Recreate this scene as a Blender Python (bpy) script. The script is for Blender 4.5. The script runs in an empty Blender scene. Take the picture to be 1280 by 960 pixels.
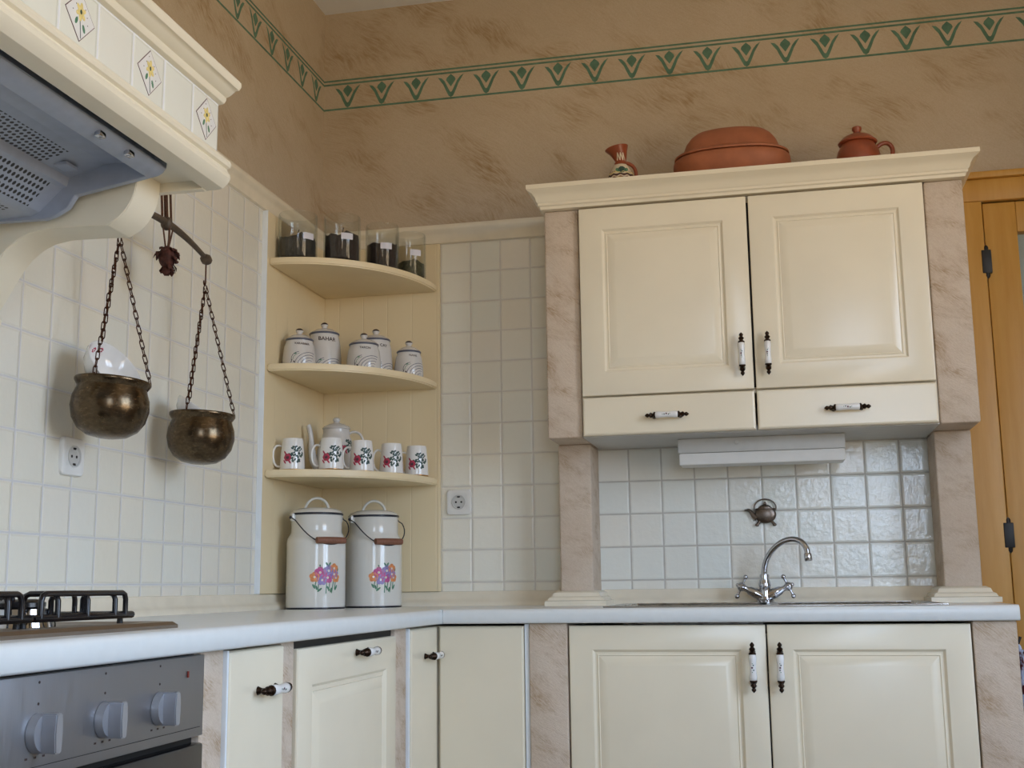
import bpy, bmesh, math, random
from mathutils import Vector, Matrix, Quaternion
PI = math.pi
random.seed(7)
S = bpy.context.scene
COL = S.collection

# ------------------------------------------------------------------ materials
def lin(h):
    h = h.lstrip('#')
    o = []
    for i in (0, 2, 4):
        c = int(h[i:i+2], 16)/255
        o.append(c/12.92 if c <= .04045 else ((c+.055)/1.055)**2.4)
    return (*o, 1)

class N:
    """small node helper"""
    def __init__(s, name):
        s.m = bpy.data.materials.new(name); s.m.use_nodes = True
        s.t = s.m.node_tree; s.b = s.t.nodes['Principled BSDF']; s.out = s.t.nodes['Material Output']
    def n(s, typ, ins=None, **props):
        x = s.t.nodes.new(typ)
        for k, v in props.items(): setattr(x, k, v)
        for k, v in (ins or {}).items():
            if hasattr(v, 'is_linked') or isinstance(v, bpy.types.NodeSocket): s.t.links.new(v, x.inputs[k])
            else: x.inputs[k].default_value = v
        return x
    def math(s, op, a, b=None, c=None, clamp=False):
        ins = {0: a}
        if b is not None: ins[1] = b
        if c is not None: ins[2] = c
        return s.n('ShaderNodeMath', ins, operation=op, use_clamp=clamp).outputs[0]
    def mix(s, f, a, b, blend='MIX'):
        x = s.n('ShaderNodeMix', data_type='RGBA', blend_type=blend)
        for i, v in ((0, f), (6, a), (7, b)):
            if isinstance(v, bpy.types.NodeSocket): s.t.links.new(v, x.inputs[i])
            else: x.inputs[i].default_value = v
        return x.outputs[2]
    def coord(s): return s.n('ShaderNodeTexCoord').outputs['Object']
    def mapping(s, vec, scale=(1, 1, 1), rot=(0, 0, 0)):
        return s.n('ShaderNodeMapping', {0: vec, 'Scale': scale, 'Rotation': rot}).outputs[0]
    def noise(s, vec, scale, detail=3, rough=.5):
        return s.n('ShaderNodeTexNoise', {'Vector': vec, 'Scale': scale, 'Detail': detail, 'Roughness': rough}).outputs[0]
    def ramp(s, f, stops, interp='LINEAR'):
        x = s.n('ShaderNodeValToRGB', {0: f}); cr = x.color_ramp; cr.interpolation = interp
        while len(cr.elements) < len(stops): cr.elements.new(.5)
        for e, (p, c) in zip(cr.elements, stops):
            e.position = p; e.color = c if len(c) == 4 else (*c, 1)
        return x.outputs[0]
    def bump(s, h, strength=.3, dist=.002):
        x = s.n('ShaderNodeBump', {'Height': h, 'Strength': strength, 'Distance': dist}).outputs[0]
        s.t.links.new(x, s.b.inputs['Normal']); return x
    def set(s, color=None, rough=None, metal=None, spec=None, coat=None):
        for k, v in (('Base Color', color), ('Roughness', rough), ('Metallic', metal), ('Specular IOR Level', spec), ('Coat Weight', coat)):
            if v is None: continue
            if isinstance(v, bpy.types.NodeSocket): s.t.links.new(v, s.b.inputs[k])
            else: s.b.inputs[k].default_value = v
        return s

MATS = {}
def simple(name, color, rough=.4, metal=0., var=.06, scale=30., bump=0., spec=.5, coat=0.):
    """paint-like material with a faint procedural variation"""
    k = N(name); c = lin(color)
    nz = k.noise(k.coord(), scale, 3)
    lo = tuple(x*(1-var) for x in c[:3])+(1,); hi = tuple(min(1, x*(1+var)) for x in c[:3])+(1,)
    k.set(k.ramp(nz, [(.3, lo), (.7, hi)]), rough, metal, spec, coat)
    if bump: k.bump(k.noise(k.coord(), scale*3, 4), bump, .001)
    MATS[name] = k.m
    return k.m

def plaster(name, base, dark, light, amount=.5, bumps=.5, scale=1., thr=.55):
    """sponged lime plaster: soft tone shifts and patches of darker curved trowel strokes"""
    k = N(name); co = k.coord()
    big = k.noise(co, 2.6*scale, 4, .6)
    wv = k.n('ShaderNodeTexNoise', {'Vector': co, 'Scale': 3.2*scale, 'Detail': 2}).outputs[1]
    warp = k.n('ShaderNodeVectorMath', {0: co, 1: k.n('ShaderNodeVectorMath', {0: wv, 'Scale': .14/scale}, operation='SCALE').outputs[0]}, operation='ADD').outputs[0]
    strokes = k.noise(k.mapping(k.mapping(warp, (1, 1, 1), (.6, -.6, 0)), (17, 17, 150)), 1.5*scale, 4, .6)
    patch = k.noise(k.mapping(k.mapping(warp, (1, 1, 1), (.35, -.35, 0)), (2.2, 2.2, 5.)), 1.7*scale, 3, .55)
    c1 = k.mix(k.ramp(big, [(.35, (0, 0, 0)), (.68, (1, 1, 1))]), lin(base), lin(light))
    sm = k.ramp(strokes, [(.38, (.04,)*3), (.66, (1, 1, 1))])
    pm = k.ramp(patch, [(thr-.06, (0, 0, 0)), (thr+.16, (1, 1, 1))])
    f = k.math('MULTIPLY', k.math('ADD', k.math('MULTIPLY', sm, pm), k.math('ADD', k.math('MULTIPLY', pm, .20), k.math('MULTIPLY', sm, .16))), amount, clamp=True)
    c2 = k.mix(f, c1, lin(dark))
    g = k.noise(co, 240, 2)
    c3 = k.mix(k.math('MULTIPLY', k.ramp(g, [(.35, (1, 1, 1)), (.6, (0, 0, 0))]), .10), c2, lin(dark))
    k.set(c3, .9, 0, .2)
    h = k.math('ADD', k.math('MULTIPLY', k.noise(co, 90, 5, .7), .7), k.math('MULTIPLY', strokes, .9))
    k.bump(h, bumps, .004)
    MATS[name] = k.m
    return k.m

def tiles(name, axis, ph, pv, cols, grout, rough, wav=.5, pitch=.102, gw=.022):
    k = N(name); co = k.coord()
    sep = k.n('ShaderNodeSeparateXYZ', {0: co})
    a = sep.outputs[axis]; z = sep.outputs[2]
    u = k.math('DIVIDE', k.math('SUBTRACT', a, ph), pitch); v = k.math('DIVIDE', k.math('SUBTRACT', z, pv), pitch)
    fu = k.math('FRACT', u); fv = k.math('FRACT', v)
    du = k.math('MINIMUM', fu, k.math('SUBTRACT', 1., fu)); dv = k.math('MINIMUM', fv, k.math('SUBTRACT', 1., fv))
    wob = k.math('MULTIPLY', k.math('SUBTRACT', k.noise(co, 34, 2), .5), .02)
    d = k.math('ADD', k.math('MINIMUM', du, dv), wob)
    gm = k.ramp(d, [(gw*.7, (0, 0, 0)), (gw*1.5, (1, 1, 1))])
    cell = k.n('ShaderNodeCombineXYZ', {0: k.math('FLOOR', u), 1: k.math('FLOOR', v)}).outputs[0]
    wn = k.n('ShaderNodeTexWhiteNoise', {'Vector': cell}, noise_dimensions='3D').outputs[0]
    tc = k.ramp(wn, [(i/(len(cols)-1), lin(c)) for i, c in enumerate(cols)])
    cl = k.noise(co, 26, 4, .6)
    tc = k.mix(k.math('MULTIPLY', k.ramp(cl, [(.45, (0, 0, 0)), (.75, (1, 1, 1))]), .35), tc, lin(cols[-1]))
    k.set(k.mix(gm, lin(grout), tc), k.ramp(gm, [(0, (.8,)*3), (1, (rough,)*3)]), 0, .5)
    pil = k.ramp(d, [(0., (0, 0, 0)), (gw*1.2, (.45,)*3), (gw*3.2, (.9,)*3), (.5, (1, 1, 1))], 'EASE')
    w1 = k.noise(co, 55, 3, .55); w2 = k.noise(co, 16, 2)
    tilt = k.math('MULTIPLY', k.math('SUBTRACT', wn, .5), k.math('MULTIPLY', fu, .05))
    h = k.math('ADD', k.math('ADD', pil, k.math('MULTIPLY', w1, wav)), k.math('ADD', k.math('MULTIPLY', w2, wav*.9), tilt))
    k.bump(h, .75, .003)
    MATS[name] = k.m
    return k.m

def thin_glass(name, tint='#ffffff', refl=1.):
    k = N(name); k.t.nodes.remove(k.b)
    tr = k.n('ShaderNodeBsdfTransparent', {0: lin(tint)})
    gl = k.n('ShaderNodeBsdfGlossy', {0: (1, 1, 1, 1), 'Roughness': .03})
    edge = k.n('ShaderNodeBsdfDiffuse', {0: lin('#8d9a92')})
    lw = k.n('ShaderNodeLayerWeight', {0: .5})
    nz = k.noise(k.coord(), 40, 2)
    f = k.math('ADD', .030*refl, k.math('MULTIPLY', k.math('POWER', lw.outputs[1], 5.), k.math('ADD', .45*refl, k.math('MULTIPLY', nz, .1))), clamp=True)
    m1 = k.n('ShaderNodeMixShader', {0: f, 1: tr.outputs[0], 2: gl.outputs[0]})
    f2 = k.math('MULTIPLY', k.math('POWER', lw.outputs[1], 5.), .42)
    m2 = k.n('ShaderNodeMixShader', {0: f2, 1: m1.outputs[0], 2: edge.outputs[0]})
    k.t.links.new(m2.outputs[0], k.out.inputs[0])
    MATS[name] = k.m
    return k.m

def wood(name, c1, c2, rough=.35, scale=(14, 14, 1.2)):
    k = N(name); co = k.coord(); m = k.mapping(co, scale)
    a = k.noise(m, 2.5, 5, .6); b = k.noise(k.mapping(co, (90, 90, 4)), 2, 3)
    k.set(k.mix(k.math('MULTIPLY', b, .35), k.ramp(a, [(.3, lin(c1)), (.7, lin(c2))]), lin(c2)), rough)
    k.bump(a, .15, .001)
    MATS[name] = k.m
    return k.m

def metal(name, c, rough, brushed=0., axis=(1, 1, 60), var=.1):
    k = N(name); co = k.coord(); nz = k.noise(k.mapping(co, axis), 12, 4)
    cc = lin(c); lo = tuple(x*(1-var) for x in cc[:3])+(1,)
    k.set(k.ramp(nz, [(.3, lo), (.7, cc)]), k.ramp(nz, [(.3, (rough*.85,)*3), (.7, (rough*1.15,)*3)]), 1.)
    if brushed: k.bump(nz, brushed, .0006)
    MATS[name] = k.m
    return k.m

M_plaster_up = plaster('ochre_sponged_plaster', '#beae98', '#94774e', '#c6b7a3', .6, .5)
M_plaster_pier = plaster('pinkish_sponged_plaster', '#d5c3b0', '#9c7a50', '#dccdbc', .62, .6, 2.2, .54)
M_plaster_plain = plaster('pale_room_plaster', '#d8cbb2', '#c2ad8a', '#ddd2bd', .3, .3)
M_ceiling = simple('white_ceiling_paint', '#e9eaeb', .9, var=.02, scale=6, bump=.1)
M_floor = tiles('stone_floor_tiles', 0, 0., 0., ['#b79f83', '#a98f72', '#c0aa8e'], '#8b8072', .35, .2, .33, .012)
CREAMS = ['#e6e1d2', '#e4e0d2', '#e6dfcd', '#e4e3d8', '#e7e0d2']
M_tile_L = tiles('cream_glazed_tiles_y', 1, -1.6407, 1.2795, CREAMS, '#d8d6d4', .22, .32)
M_tile_B = tiles('cream_glazed_tiles_x', 0, .5223, 1.2795, ['#efebdd', '#ece9dc', '#eee8d8', '#ebebe0', '#efe9dc'], '#dcd7cd', .17, .5)
M_tile_S = tiles('cream_glazed_tiles_sink', 0, 1.0317, 1.2795, ['#eceee6', '#eeede4', '#efebdf', '#eaeee8', '#edebe2'], '#c9c5bc', .13, .62)
M_cream = simple('cream_lacquer', '#ece0c7', .3, var=.025, scale=7)
M_creamgloss = simple('cream_door_lacquer', '#ede2ca', .24, var=.03, scale=5)
M_shelf = simple('cream_shelf_paint', '#ead8b2', .42, var=.03, scale=9)
M_trimc = simple('cream_ceramic_trim', '#e9dfca', .25, var=.04, scale=20)
M_hoodc = simple('cream_hood_paint', '#eae1cb', .4, var=.03, scale=9)
M_top = simple('white_worktop_laminate', '#e4e7e6', .28, var=.02, scale=40)
M_white = simple('white_plastic', '#e6e4df', .35, var=.02)
M_whitelitedge = simple('white_and_lit_edge', '#e9eef2', .4, var=.02)  # white pier edges; also the painted-in brightness of the shelf panel edge
M_greyplastic = simple('grey_white_plastic', '#c9c8c4', .4, var=.03)
M_dark = simple('dark_gap_shadowless_black', '#15120f', .6, var=.1)
M_black = simple('black_enamel', '#141216', .22, var=.1)
M_blackmat = simple('black_hinge_iron', '#1a1a1c', .5, var=.1)
M_oven = metal('brushed_steel_panel', '#a3a4a8', .46, .12, (1, 60, 2))
M_steel = metal('stainless_steel', '#b9b6b2', .28, .05, (2, 2, 30))
M_hobsteel = metal('worn_hob_steel', '#a2968a', .40, .05, (3, 30, 3))
M_hoodsteel = simple('bluish_silver_hood_paint', '#a3abbb', .38, .35, .05, 40)
M_knob = simple('satin_silver_knob', '#a6a8ae', .30, .55, .02)
M_chrome = metal('chrome', '#c2c4ca', .07, 0, var=.03)
M_bronze = metal('dark_bronze', '#3f3128', .36, .2, (20, 20, 20), .4)
M_brass = metal('aged_brass_pot', '#6b5b47', .25, .12, (8, 8, 14), .45)
M_relief = metal('antique_pewter_relief', '#80746a', .34, .1, (30, 30, 30), .35)
M_iron = metal('rusty_chain_iron', '#5b3a2b', .5, .3, (40, 40, 40), .4)
M_beam = simple('dark_wooden_beam', '#4f4235', .55, var=.3, scale=60, bump=.4)
M_tassel = simple('dried_dark_red_leaf', '#4a241a', .8, var=.4, scale=80, bump=.3)
M_cord = simple('brown_cord', '#5a3a28', .8, var=.3, scale=200, bump=.5)
M_porc = simple('white_porcelain', '#e9e8e6', .14, var=.02, coat=.4)
M_porcgrey = simple('grey_white_glazed_ceramic', '#d3d0cd', .2, var=.03, coat=.2)
M_enamel = simple('white_enamel', '#dfdcd4', .16, var=.02, scale=8, coat=.3)
M_navy = simple('dark_navy_enamel', '#1d1f2b', .3, var=.1)
M_blueline = simple('slate_blue_glaze_line', '#555868', .35, var=.1)
M_ink = simple('dark_brown_lettering', '#3b2b2a', .5, var=.1)
M_terra = simple('terracotta', '#a2603f', .6, var=.14, scale=18, bump=.15)
M_terradk = simple('glazed_red_clay', '#924a2f', .3, var=.2, scale=20)
M_jugwhite = simple('cream_slip_glaze', '#d9ccb4', .3, var=.1, scale=60)
M_leaf = simple('dark_green_glaze', '#2f4a44', .4, var=.25, scale=120)
M_leaf2 = simple('leaf_green_print', '#4f7f62', .4, var=.2, scale=120)
M_mag = simple('magenta_petal_print', '#c24f8c', .35, var=.2, scale=120)
M_pur = simple('lilac_petal_print', '#8f7fb5', .35, var=.2, scale=120)
M_ora = simple('orange_petal_print', '#df8f58', .35, var=.2, scale=120)
M_red = simple('crimson_rose_print', '#b43a56', .35, var=.3, scale=150)
M_yel = simple('pale_yellow_petal_print', '#e3cf86', .4, var=.15, scale=120)
M_maroon = simple('maroon_outline_print', '#5a3440', .4, var=.1)
M_gold = metal('gold_band', '#c79a56', .2)
M_green = simple('stencil_green_paint', '#587a68', .85, var=.2, scale=40)
M_herb1 = simple('dark_dried_leaves', '#33302c', .9, var=.6, scale=120, bump=1.)
M_herb2 = simple('dark_brown_tea', '#2b2120', .9, var=.6, scale=140, bump=1.)
M_herb3 = simple('dry_green_herb', '#47442f', .9, var=.6, scale=130, bump=1.)
M_paper = simple('white_paper_label', '#d9d8e2', .7, var=.02)
M_woodgrip = wood('red_brown_grip_wood', '#754a38', '#8d5e48', .5, (60, 60, 60))
M_pine = wood('honey_pine', '#c08a35', '#cf9c4a', .4)
M_redled = simple('red_indicator', '#7a1f14', .3)
M_glassjar = thin_glass('clear_jar_glass', '#fafbfa')
M_pane = thin_glass('window_glass', '#ffffff', .5)
M_ovenglass = simple('smoked_oven_glass', '#3c3e46', .12, var=.05)
M_inside = simple('dark_socket_hole', '#2a2522', .6)

def curtain_mat():
    k = N('white_net_curtain'); k.t.nodes.remove(k.b)
    c = lin('#8f928c'); w = k.noise(k.mapping(k.coord(), (60, 60, 2)), 3, 2)
    d = k.n('ShaderNodeBsdfDiffuse', {0: c}); t = k.n('ShaderNodeBsdfTranslucent', {0: c})
    m = k.n('ShaderNodeMixShader', {0: k.math('ADD', .35, k.math('MULTIPLY', w, .2)), 1: d.outputs[0], 2: t.outputs[0]})
    k.t.links.new(m.outputs[0], k.out.inputs[0]); return k.m
M_curtain = curtain_mat()
def cloth_mat():
    k = N('patterned_cloth'); co = k.coord()
    a = k.noise(co, 22, 3, .6)
    k.set(k.ramp(a, [(.0, lin('#5e1f22')), (.40, lin('#6a2c2a')), (.46, lin('#c9cfe0')), (.62, lin('#d5d8e2')), (.68, lin('#8d4a45'))]), .9)
    k.bump(k.noise(co, 300, 2), .3, .001); return k.m
M_cloth = cloth_mat()
def perf_mat():
    """painted steel sheet pierced with round holes"""
    k = N('perforated_filter_steel'); co = k.coord(); p = .0115
    sep = k.n('ShaderNodeSeparateXYZ', {0: co})
    row = k.math('DIVIDE', sep.outputs[0], p*.87)
    off = k.math('MULTIPLY', k.math('MODULO', k.math('FLOOR', row), 2.), .5)
    u = k.math('SUBTRACT', k.math('FRACT', k.math('ADD', k.math('DIVIDE', sep.outputs[1], p), off)), .5)
    v = k.math('SUBTRACT', k.math('FRACT', row), .5)
    d = k.math('SQRT', k.math('ADD', k.math('MULTIPLY', u, u), k.math('MULTIPLY', v, v)))
    hole = k.ramp(d, [(.30, (1, 1, 1)), (.35, (0, 0, 0))])
    k.set(k.mix(hole, lin('#a3abbb'), lin('#1c1a1c')), .42, k.math('MULTIPLY', k.math('SUBTRACT', 1., hole), .35))
    MATS['perf'] = k.m; return k.m
M_perf = perf_mat()

# ------------------------------------------------------------------ mesh helpers
class MB:
    def __init__(s): s.bm = bmesh.new(); s.mats = []
    def mi(s, m):
        if m not in s.mats: s.mats.append(m)
        return s.mats.index(m)
    def _add(s, tmp, m, mat=None):
        if mat is not None: tmp.transform(mat)
        i = s.mi(m)
        for f in tmp.faces: f.material_index = i
        me = bpy.data.meshes.new('tmp'); tmp.to_mesh(me); tmp.free(); s.bm.from_mesh(me); bpy.data.meshes.remove(me)
    def box(s, x0, x1, y0, y1, z0, z1, m, bev=0., seg=2, mat=None):
        t = bmesh.new(); bmesh.ops.create_cube(t, size=1)
        for v in t.verts: v.co = Vector(((x0+x1)/2+v.co.x*(x1-x0), (y0+y1)/2+v.co.y*(y1-y0), (z0+z1)/2+v.co.z*(z1-z0)))
        if bev: bmesh.ops.bevel(t, geom=t.edges[:], offset=bev, segments=seg, affect='EDGES', profile=.5)
        s._add(t, m, mat)
    def lathe(s, prof, m, seg=32, mat=None, c=(0, 0, 0)):
        t = bmesh.new(); rings = []
        for r, z in prof:
            if r < 1e-6: rings.append([t.verts.new((0, 0, z))])
            else: rings.append([t.verts.new((r*math.cos(2*PI*k/seg), r*math.sin(2*PI*k/seg), z)) for k in range(seg)])
        for a, b in zip(rings, rings[1:]):
            for k in range(seg):
                k2 = (k+1) % seg
                if len(a) == 1 and len(b) == 1: continue
                if len(a) == 1: t.faces.new((a[0], b[k], b[k2]))
                elif len(b) == 1: t.faces.new((a[k], a[k2], b[0]))
                else: t.faces.new((a[k], a[k2], b[k2], b[k]))
        bmesh.ops.recalc_face_normals(t, faces=t.faces[:])
        s._add(t, m, (Matrix.Translation(c) @ mat) if mat is not None else Matrix.Translation(c))
    def tube(s, pts, r, m, seg=8, closed=False, cap=True, mat=None):
        pts = [Vector(p) for p in pts]; n = len(pts); t = bmesh.new()
        rr = r if isinstance(r, (list, tuple)) else [r]*n
        tans = []
        for i in range(n):
            a = pts[(i-1) % n] if (closed or i > 0) else pts[i]; b = pts[(i+1) % n] if (closed or i < n-1) else pts[i]
            tans.append((b-a).normalized())
        up = Vector((0, 0, 1)) if abs(tans[0].z) < .9 else Vector((1, 0, 0))
        nrm = (up - tans[0]*up.dot(tans[0])).normalized(); rings = []
        for i in range(n):
            if i: nrm = (nrm - tans[i]*nrm.dot(tans[i])).normalized()
            bn = tans[i].cross(nrm)
            rings.append([t.verts.new(pts[i]+(nrm*math.cos(2*PI*k/seg)+bn*math.sin(2*PI*k/seg))*rr[i]) for k in range(seg)])
        pairs = list(zip(rings, rings[1:]))+([(rings[-1], rings[0])] if closed else [])
        for a, b in pairs:
            for k in range(seg): t.faces.new((a[k], a[(k+1) % seg], b[(k+1) % seg], b[k]))
        if cap and not closed: t.faces.new(rings[0][::-1]); t.faces.new(rings[-1])
        bmesh.ops.recalc_face_normals(t, faces=t.faces[:])
        s._add(t, m, mat)
    def prism(s, poly, d0, d1, fn, m, bev=0.):
        """poly: 2D points; fn(a,b,d)->xyz"""
        t = bmesh.new()
        A = [t.verts.new(fn(a, b, d0)) for a, b in poly]; B = [t.verts.new(fn(a, b, d1)) for a, b in poly]
        t.faces.new(A); t.faces.new(B[::-1]); n = len(poly)
        for i in range(n): t.faces.new((A[i], B[i], B[(i+1) % n], A[(i+1) % n]))
        bmesh.ops.recalc_face_normals(t, faces=t.faces[:])
        if bev: bmesh.ops.bevel(t, geom=t.edges[:], offset=bev, segments=2, affect='EDGES')
        s._add(t, m)
    def sweep(s, prof, path, m, out):
        """prof: (out, z); path: xy points; out: per-segment outward unit normals; mitred; closed profile"""
        t = bmesh.new(); rings = []
        for i, p in enumerate(path):
            ns = []
            if i > 0: ns.append(Vector(out[i-1]))
            if i < len(path)-1: ns.append(Vector(out[i]))
            if len(ns) == 2:
                b = (ns[0]+ns[1]); k = b/(1+ns[0].dot(ns[1]))
            else: k = ns[0]
            rings.append([t.verts.new((p[0]+k.x*o, p[1]+k.y*o, z)) for o, z in prof])
        n = len(prof)
        for a, b in zip(rings, rings[1:]):
            for j in range(n): t.faces.new((a[j], a[(j+1) % n], b[(j+1) % n], b[j]))
        t.faces.new(rings[0]); t.faces.new(rings[-1][::-1])
        bmesh.ops.recalc_face_normals(t, faces=t.faces[:])
        s._add(t, m)
    def ball(s, c, r, m, sc=(1, 1, 1), seg=12, mat=None):
        t = bmesh.new(); bmesh.ops.create_uvsphere(t, u_segments=seg*2 if seg < 12 else 20, v_segments=seg, radius=r)
        for v in t.verts: v.co = Vector((v.co.x*sc[0], v.co.y*sc[1], v.co.z*sc[2]))
        if mat is not None: t.transform(mat)
        t.transform(Matrix.Translation(c)); s._add(t, m)
    def poly(s, pts, m):
        t = bmesh.new(); t.faces.new([t.verts.new(p) for p in pts]); s._add(t, m)
    def loops(s, loops, m, cap0=True, cap1=True):
        t = bmesh.new(); R = [[t.verts.new(p) for p in L] for L in loops]; n = len(R[0])
        for a, b in zip(R, R[1:]):
            for k in range(n): t.faces.new((a[k], a[(k+1) % n], b[(k+1) % n], b[k]))
        if cap0: t.faces.new(R[0][::-1])
        if cap1: t.faces.new(R[-1])
        bmesh.ops.recalc_face_normals(t, faces=t.faces[:])
        s._add(t, m)
    def build(s, name, parent=None, smooth=35, local=False):
        me = bpy.data.meshes.new(name); s.bm.to_mesh(me); s.bm.free()
        for m in s.mats: me.materials.append(m)
        o = bpy.data.objects.new(name, me); COL.objects.link(o)
        if parent is not None:
            o.parent = parent
            if not local:
                off = Vector((0, 0, 0)); p = parent
                while p is not None: off += p.location; p = p.parent
                me.transform(Matrix.Translation(-off))
        if smooth:
            for p in me.polygons: p.use_smooth = True
            me.set_sharp_from_angle(angle=math.radians(smooth))
        return o

def thing(name, label, cat, loc=(0, 0, 0), rz=0, group=None):
    o = bpy.data.objects.new(name, None); COL.objects.link(o); o.location = loc; o.rotation_euler = (0, 0, rz)
    o.empty_display_size = .05
    return tag(o, label, cat, group)
def tag(o, label, cat, group=None):
    o['label'] = label; o['category'] = cat
    if group: o['group'] = group
    return o
def struct(o, label=None):
    o['kind'] = 'structure'
    if label: o['label'] = label
    return o
def own(o, loc):
    """move a top-level mesh's origin to loc"""
    o.data.transform(Matrix.Translation(-Vector(loc))); o.location = loc; return o
def copy_tree(o, parent=None):
    c = o.copy(); COL.objects.link(c)
    if parent is not None: c.parent = parent
    for ch in list(o.children): copy_tree(ch, c)
    return c
def arc(c, r, a0, a1, n, fn=None):
    return [(c[0]+r*math.cos(math.radians(a0+(a1-a0)*i/n)), c[1]+r*math.sin(math.radians(a0+(a1-a0)*i/n))) for i in range(n+1)]

# view directions (used only to say which way handles, spouts and prints face)
RT = Vector((.977, .213, 0)); FW = Vector((-.213, .977, 0))

# ------------------------------------------------------------------ room shell
XR, YB, ZC = 3.15, -5.0, 2.975
b = MB(); b.box(-.2, XR+.2, YB-.2, .2, -.1, 0, M_floor); struct(b.build('floor', smooth=0))
b = MB(); b.box(-.2, XR+.2, YB-.2, .2, ZC, ZC+.1, M_ceiling); struct(b.build('ceiling', smooth=0))
b = MB(); b.box(-.2, -.006, YB-.2, .2, 0, ZC, M_plaster_up); wall_left = struct(b.build('wall_left', smooth=0))
DX0, DX1, DZ = 2.135, 2.98, 2.10
b = MB()
b.box(-.006, DX0, .006, .2, 0, ZC, M_plaster_up); b.box(DX1, XR+.2, .006, .2, 0, ZC, M_plaster_up); b.box(DX0, DX1, .006, .2, DZ, ZC, M_plaster_up)
wall_back = struct(b.build('wall_back', smooth=0))
W1 = (1.75, 2.60, .90, 2.50)
b = MB()
b.box(-.2, W1[0], YB-.2, YB, 0, ZC, M_plaster_plain); b.box(W1[1], XR+.2, YB-.2, YB, 0, ZC, M_plaster_plain)
b.box(W1[0], W1[1], YB-.2, YB, 0, W1[2], M_plaster_plain); b.box(W1[0], W1[1], YB-.2, YB, W1[3], ZC, M_plaster_plain)
struct(b.build('wall_rear', smooth=0))
W2 = (-3.05, -1.65, .80, 2.55)
b = MB()
b.box(XR, XR+.2, YB, W2[0], 0, ZC, M_plaster_plain); b.box(XR, XR+.2, W2[1], .006, 0, ZC, M_plaster_plain)
b.box(XR, XR+.2, W2[0], W2[1], 0, W2[2], M_plaster_plain); b.box(XR, XR+.2, W2[0], W2[1], W2[3], ZC, M_plaster_plain)
struct(b.build('wall_right', smooth=0))

def window(name, fn, a0, a1, z0, z1):
    """fn(a, d, z) -> xyz box corners; a along the wall, d depth"""
    def bx(mb, A0, A1, d0, d1, Z0, Z1, m, bev=.004):
        p = fn(A0, d0, Z0); q = fn(A1, d1, Z1)
        mb.box(min(p[0], q[0]), max(p[0], q[0]), min(p[1], q[1]), max(p[1], q[1]), Z0, Z1, m, bev)
    f = MB(); w = .06; mid = (a0+a1)/2
    bx(f, a0, a1, .05, .12, z0, z0+w, M_pine); bx(f, a0, a1, .05, .12, z1-w, z1, M_pine)
    bx(f, a0, a0+w, .05, .12, z0+w, z1-w, M_pine); bx(f, a1-w, a1, .05, .12, z0+w, z1-w, M_pine); bx(f, mid-.07, mid+.07, .05, .12, z0+w, z1-w, M_pine)
    root = struct(f.build(name, smooth=30))
    g = MB(); bx(g, a0+w, mid-.07, .084, .088, z0+w, z1-w, M_pane, 0); g.build('pane', root, smooth=0)
    g = MB(); bx(g, mid+.07, a1-w, .084, .088, z0+w, z1-w, M_pane, 0); g.build('pane', root, smooth=0)
window('window_1', lambda a, d, z: (a, YB-d, z), *W1)
window('window_2', lambda a, d, z: (XR+d, a, z), *W2)

# tiled wainscot (part of the walls)
b = MB(); b.box(-.006, 0, -4.2, 0, .90, 2.10, M_tile_L); b.build('tile_panel', wall_left, smooth=0)
b = MB(); b.box(0, .84, 0, .006, .90, 2.10, M_tile_B); b.build('tile_panel', wall_back, smooth=0)
b = MB(); b.box(.84, 2.03, 0, .006, .90, 1.40, M_tile_S); b.build('tile_panel', wall_back, smooth=0)

# painted stencil border
def border(name, parent, fn, L, k0, dirs, n):
    mb = MB()
    def strip(z0, z1, wob=0):
        mb.prism([(0, z0), (L, z0), (L, z1), (0, z1)], 0, .0006, fn, M_green)
    strip(2.6120, 2.6186); strip(2.7045, 2.7110); strip(2.7185, 2.7245)
    for k in range(n):
        a = k0+.1248*k
        if a > L-.05: break
        P = [(-.046, 2.693), (-.033, 2.690), (-.022, 2.678), (-.012, 2.657), (-.004, 2.640), (0, 2.637), (.004, 2.640), (.012, 2.657), (.022, 2.678), (.033, 2.692), (.046, 2.700)]
        Q = [(.034, 2.680), (.027, 2.668), (.018, 2.645), (.008, 2.624), (0, 2.619), (-.008, 2.624), (-.018, 2.645), (-.027, 2.666), (-.036, 2.678)]
        sgn = dirs
        mb.prism([(a+sgn*u, z) for u, z in P+Q], 0, .0006, fn, M_green)
        D = [(0, 2.703), (-.014, 2.690), (-.017, 2.682), (-.009, 2.670), (0, 2.657), (.009, 2.670), (.017, 2.682), (.014, 2.690)]
        mb.prism([(a+u, z) for u, z in D], 0, .0006, fn, M_green)
    return mb.build(name, parent, smooth=0)
border('stencil_border', wall_back, lambda a, z, d: (a-.006, .006-d, z), 3.15, .088, 1, 40)
border('stencil_border', wall_left, lambda a, z, d: (-.006+d, .006-a, z), 4.9, .075, 1, 40)

# cap and base trims of the tiling
cap = [(0, 2.095), (.008, 2.098), (.008, 2.125), (.012, 2.132), (.020, 2.140), (.022, 2.152), (.016, 2.160), (0, 2.160)]
b = MB(); b.sweep(cap, [(0, -4.2), (0, 0), (.837, 0)], M_trimc, [(1, 0), (0, -1)]); struct(b.build('trim_1', smooth=50))
base = [(0, .900), (.030, .900), (.030, .908), (.024, .916), (.014, .924), (.012, .936), (.007, .945), (0, .946)]
b = MB(); b.sweep(base, [(0, -4.2), (0, 0), (.820, 0)], M_trimc, [(1, 0), (0, -1)]); struct(b.build('trim_2', smooth=50))
b = MB(); b.sweep(base, [(.946, 0), (1.916, 0)], M_trimc, [(0, -1)]); struct(b.build('trim_3', smooth=50))

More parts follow.
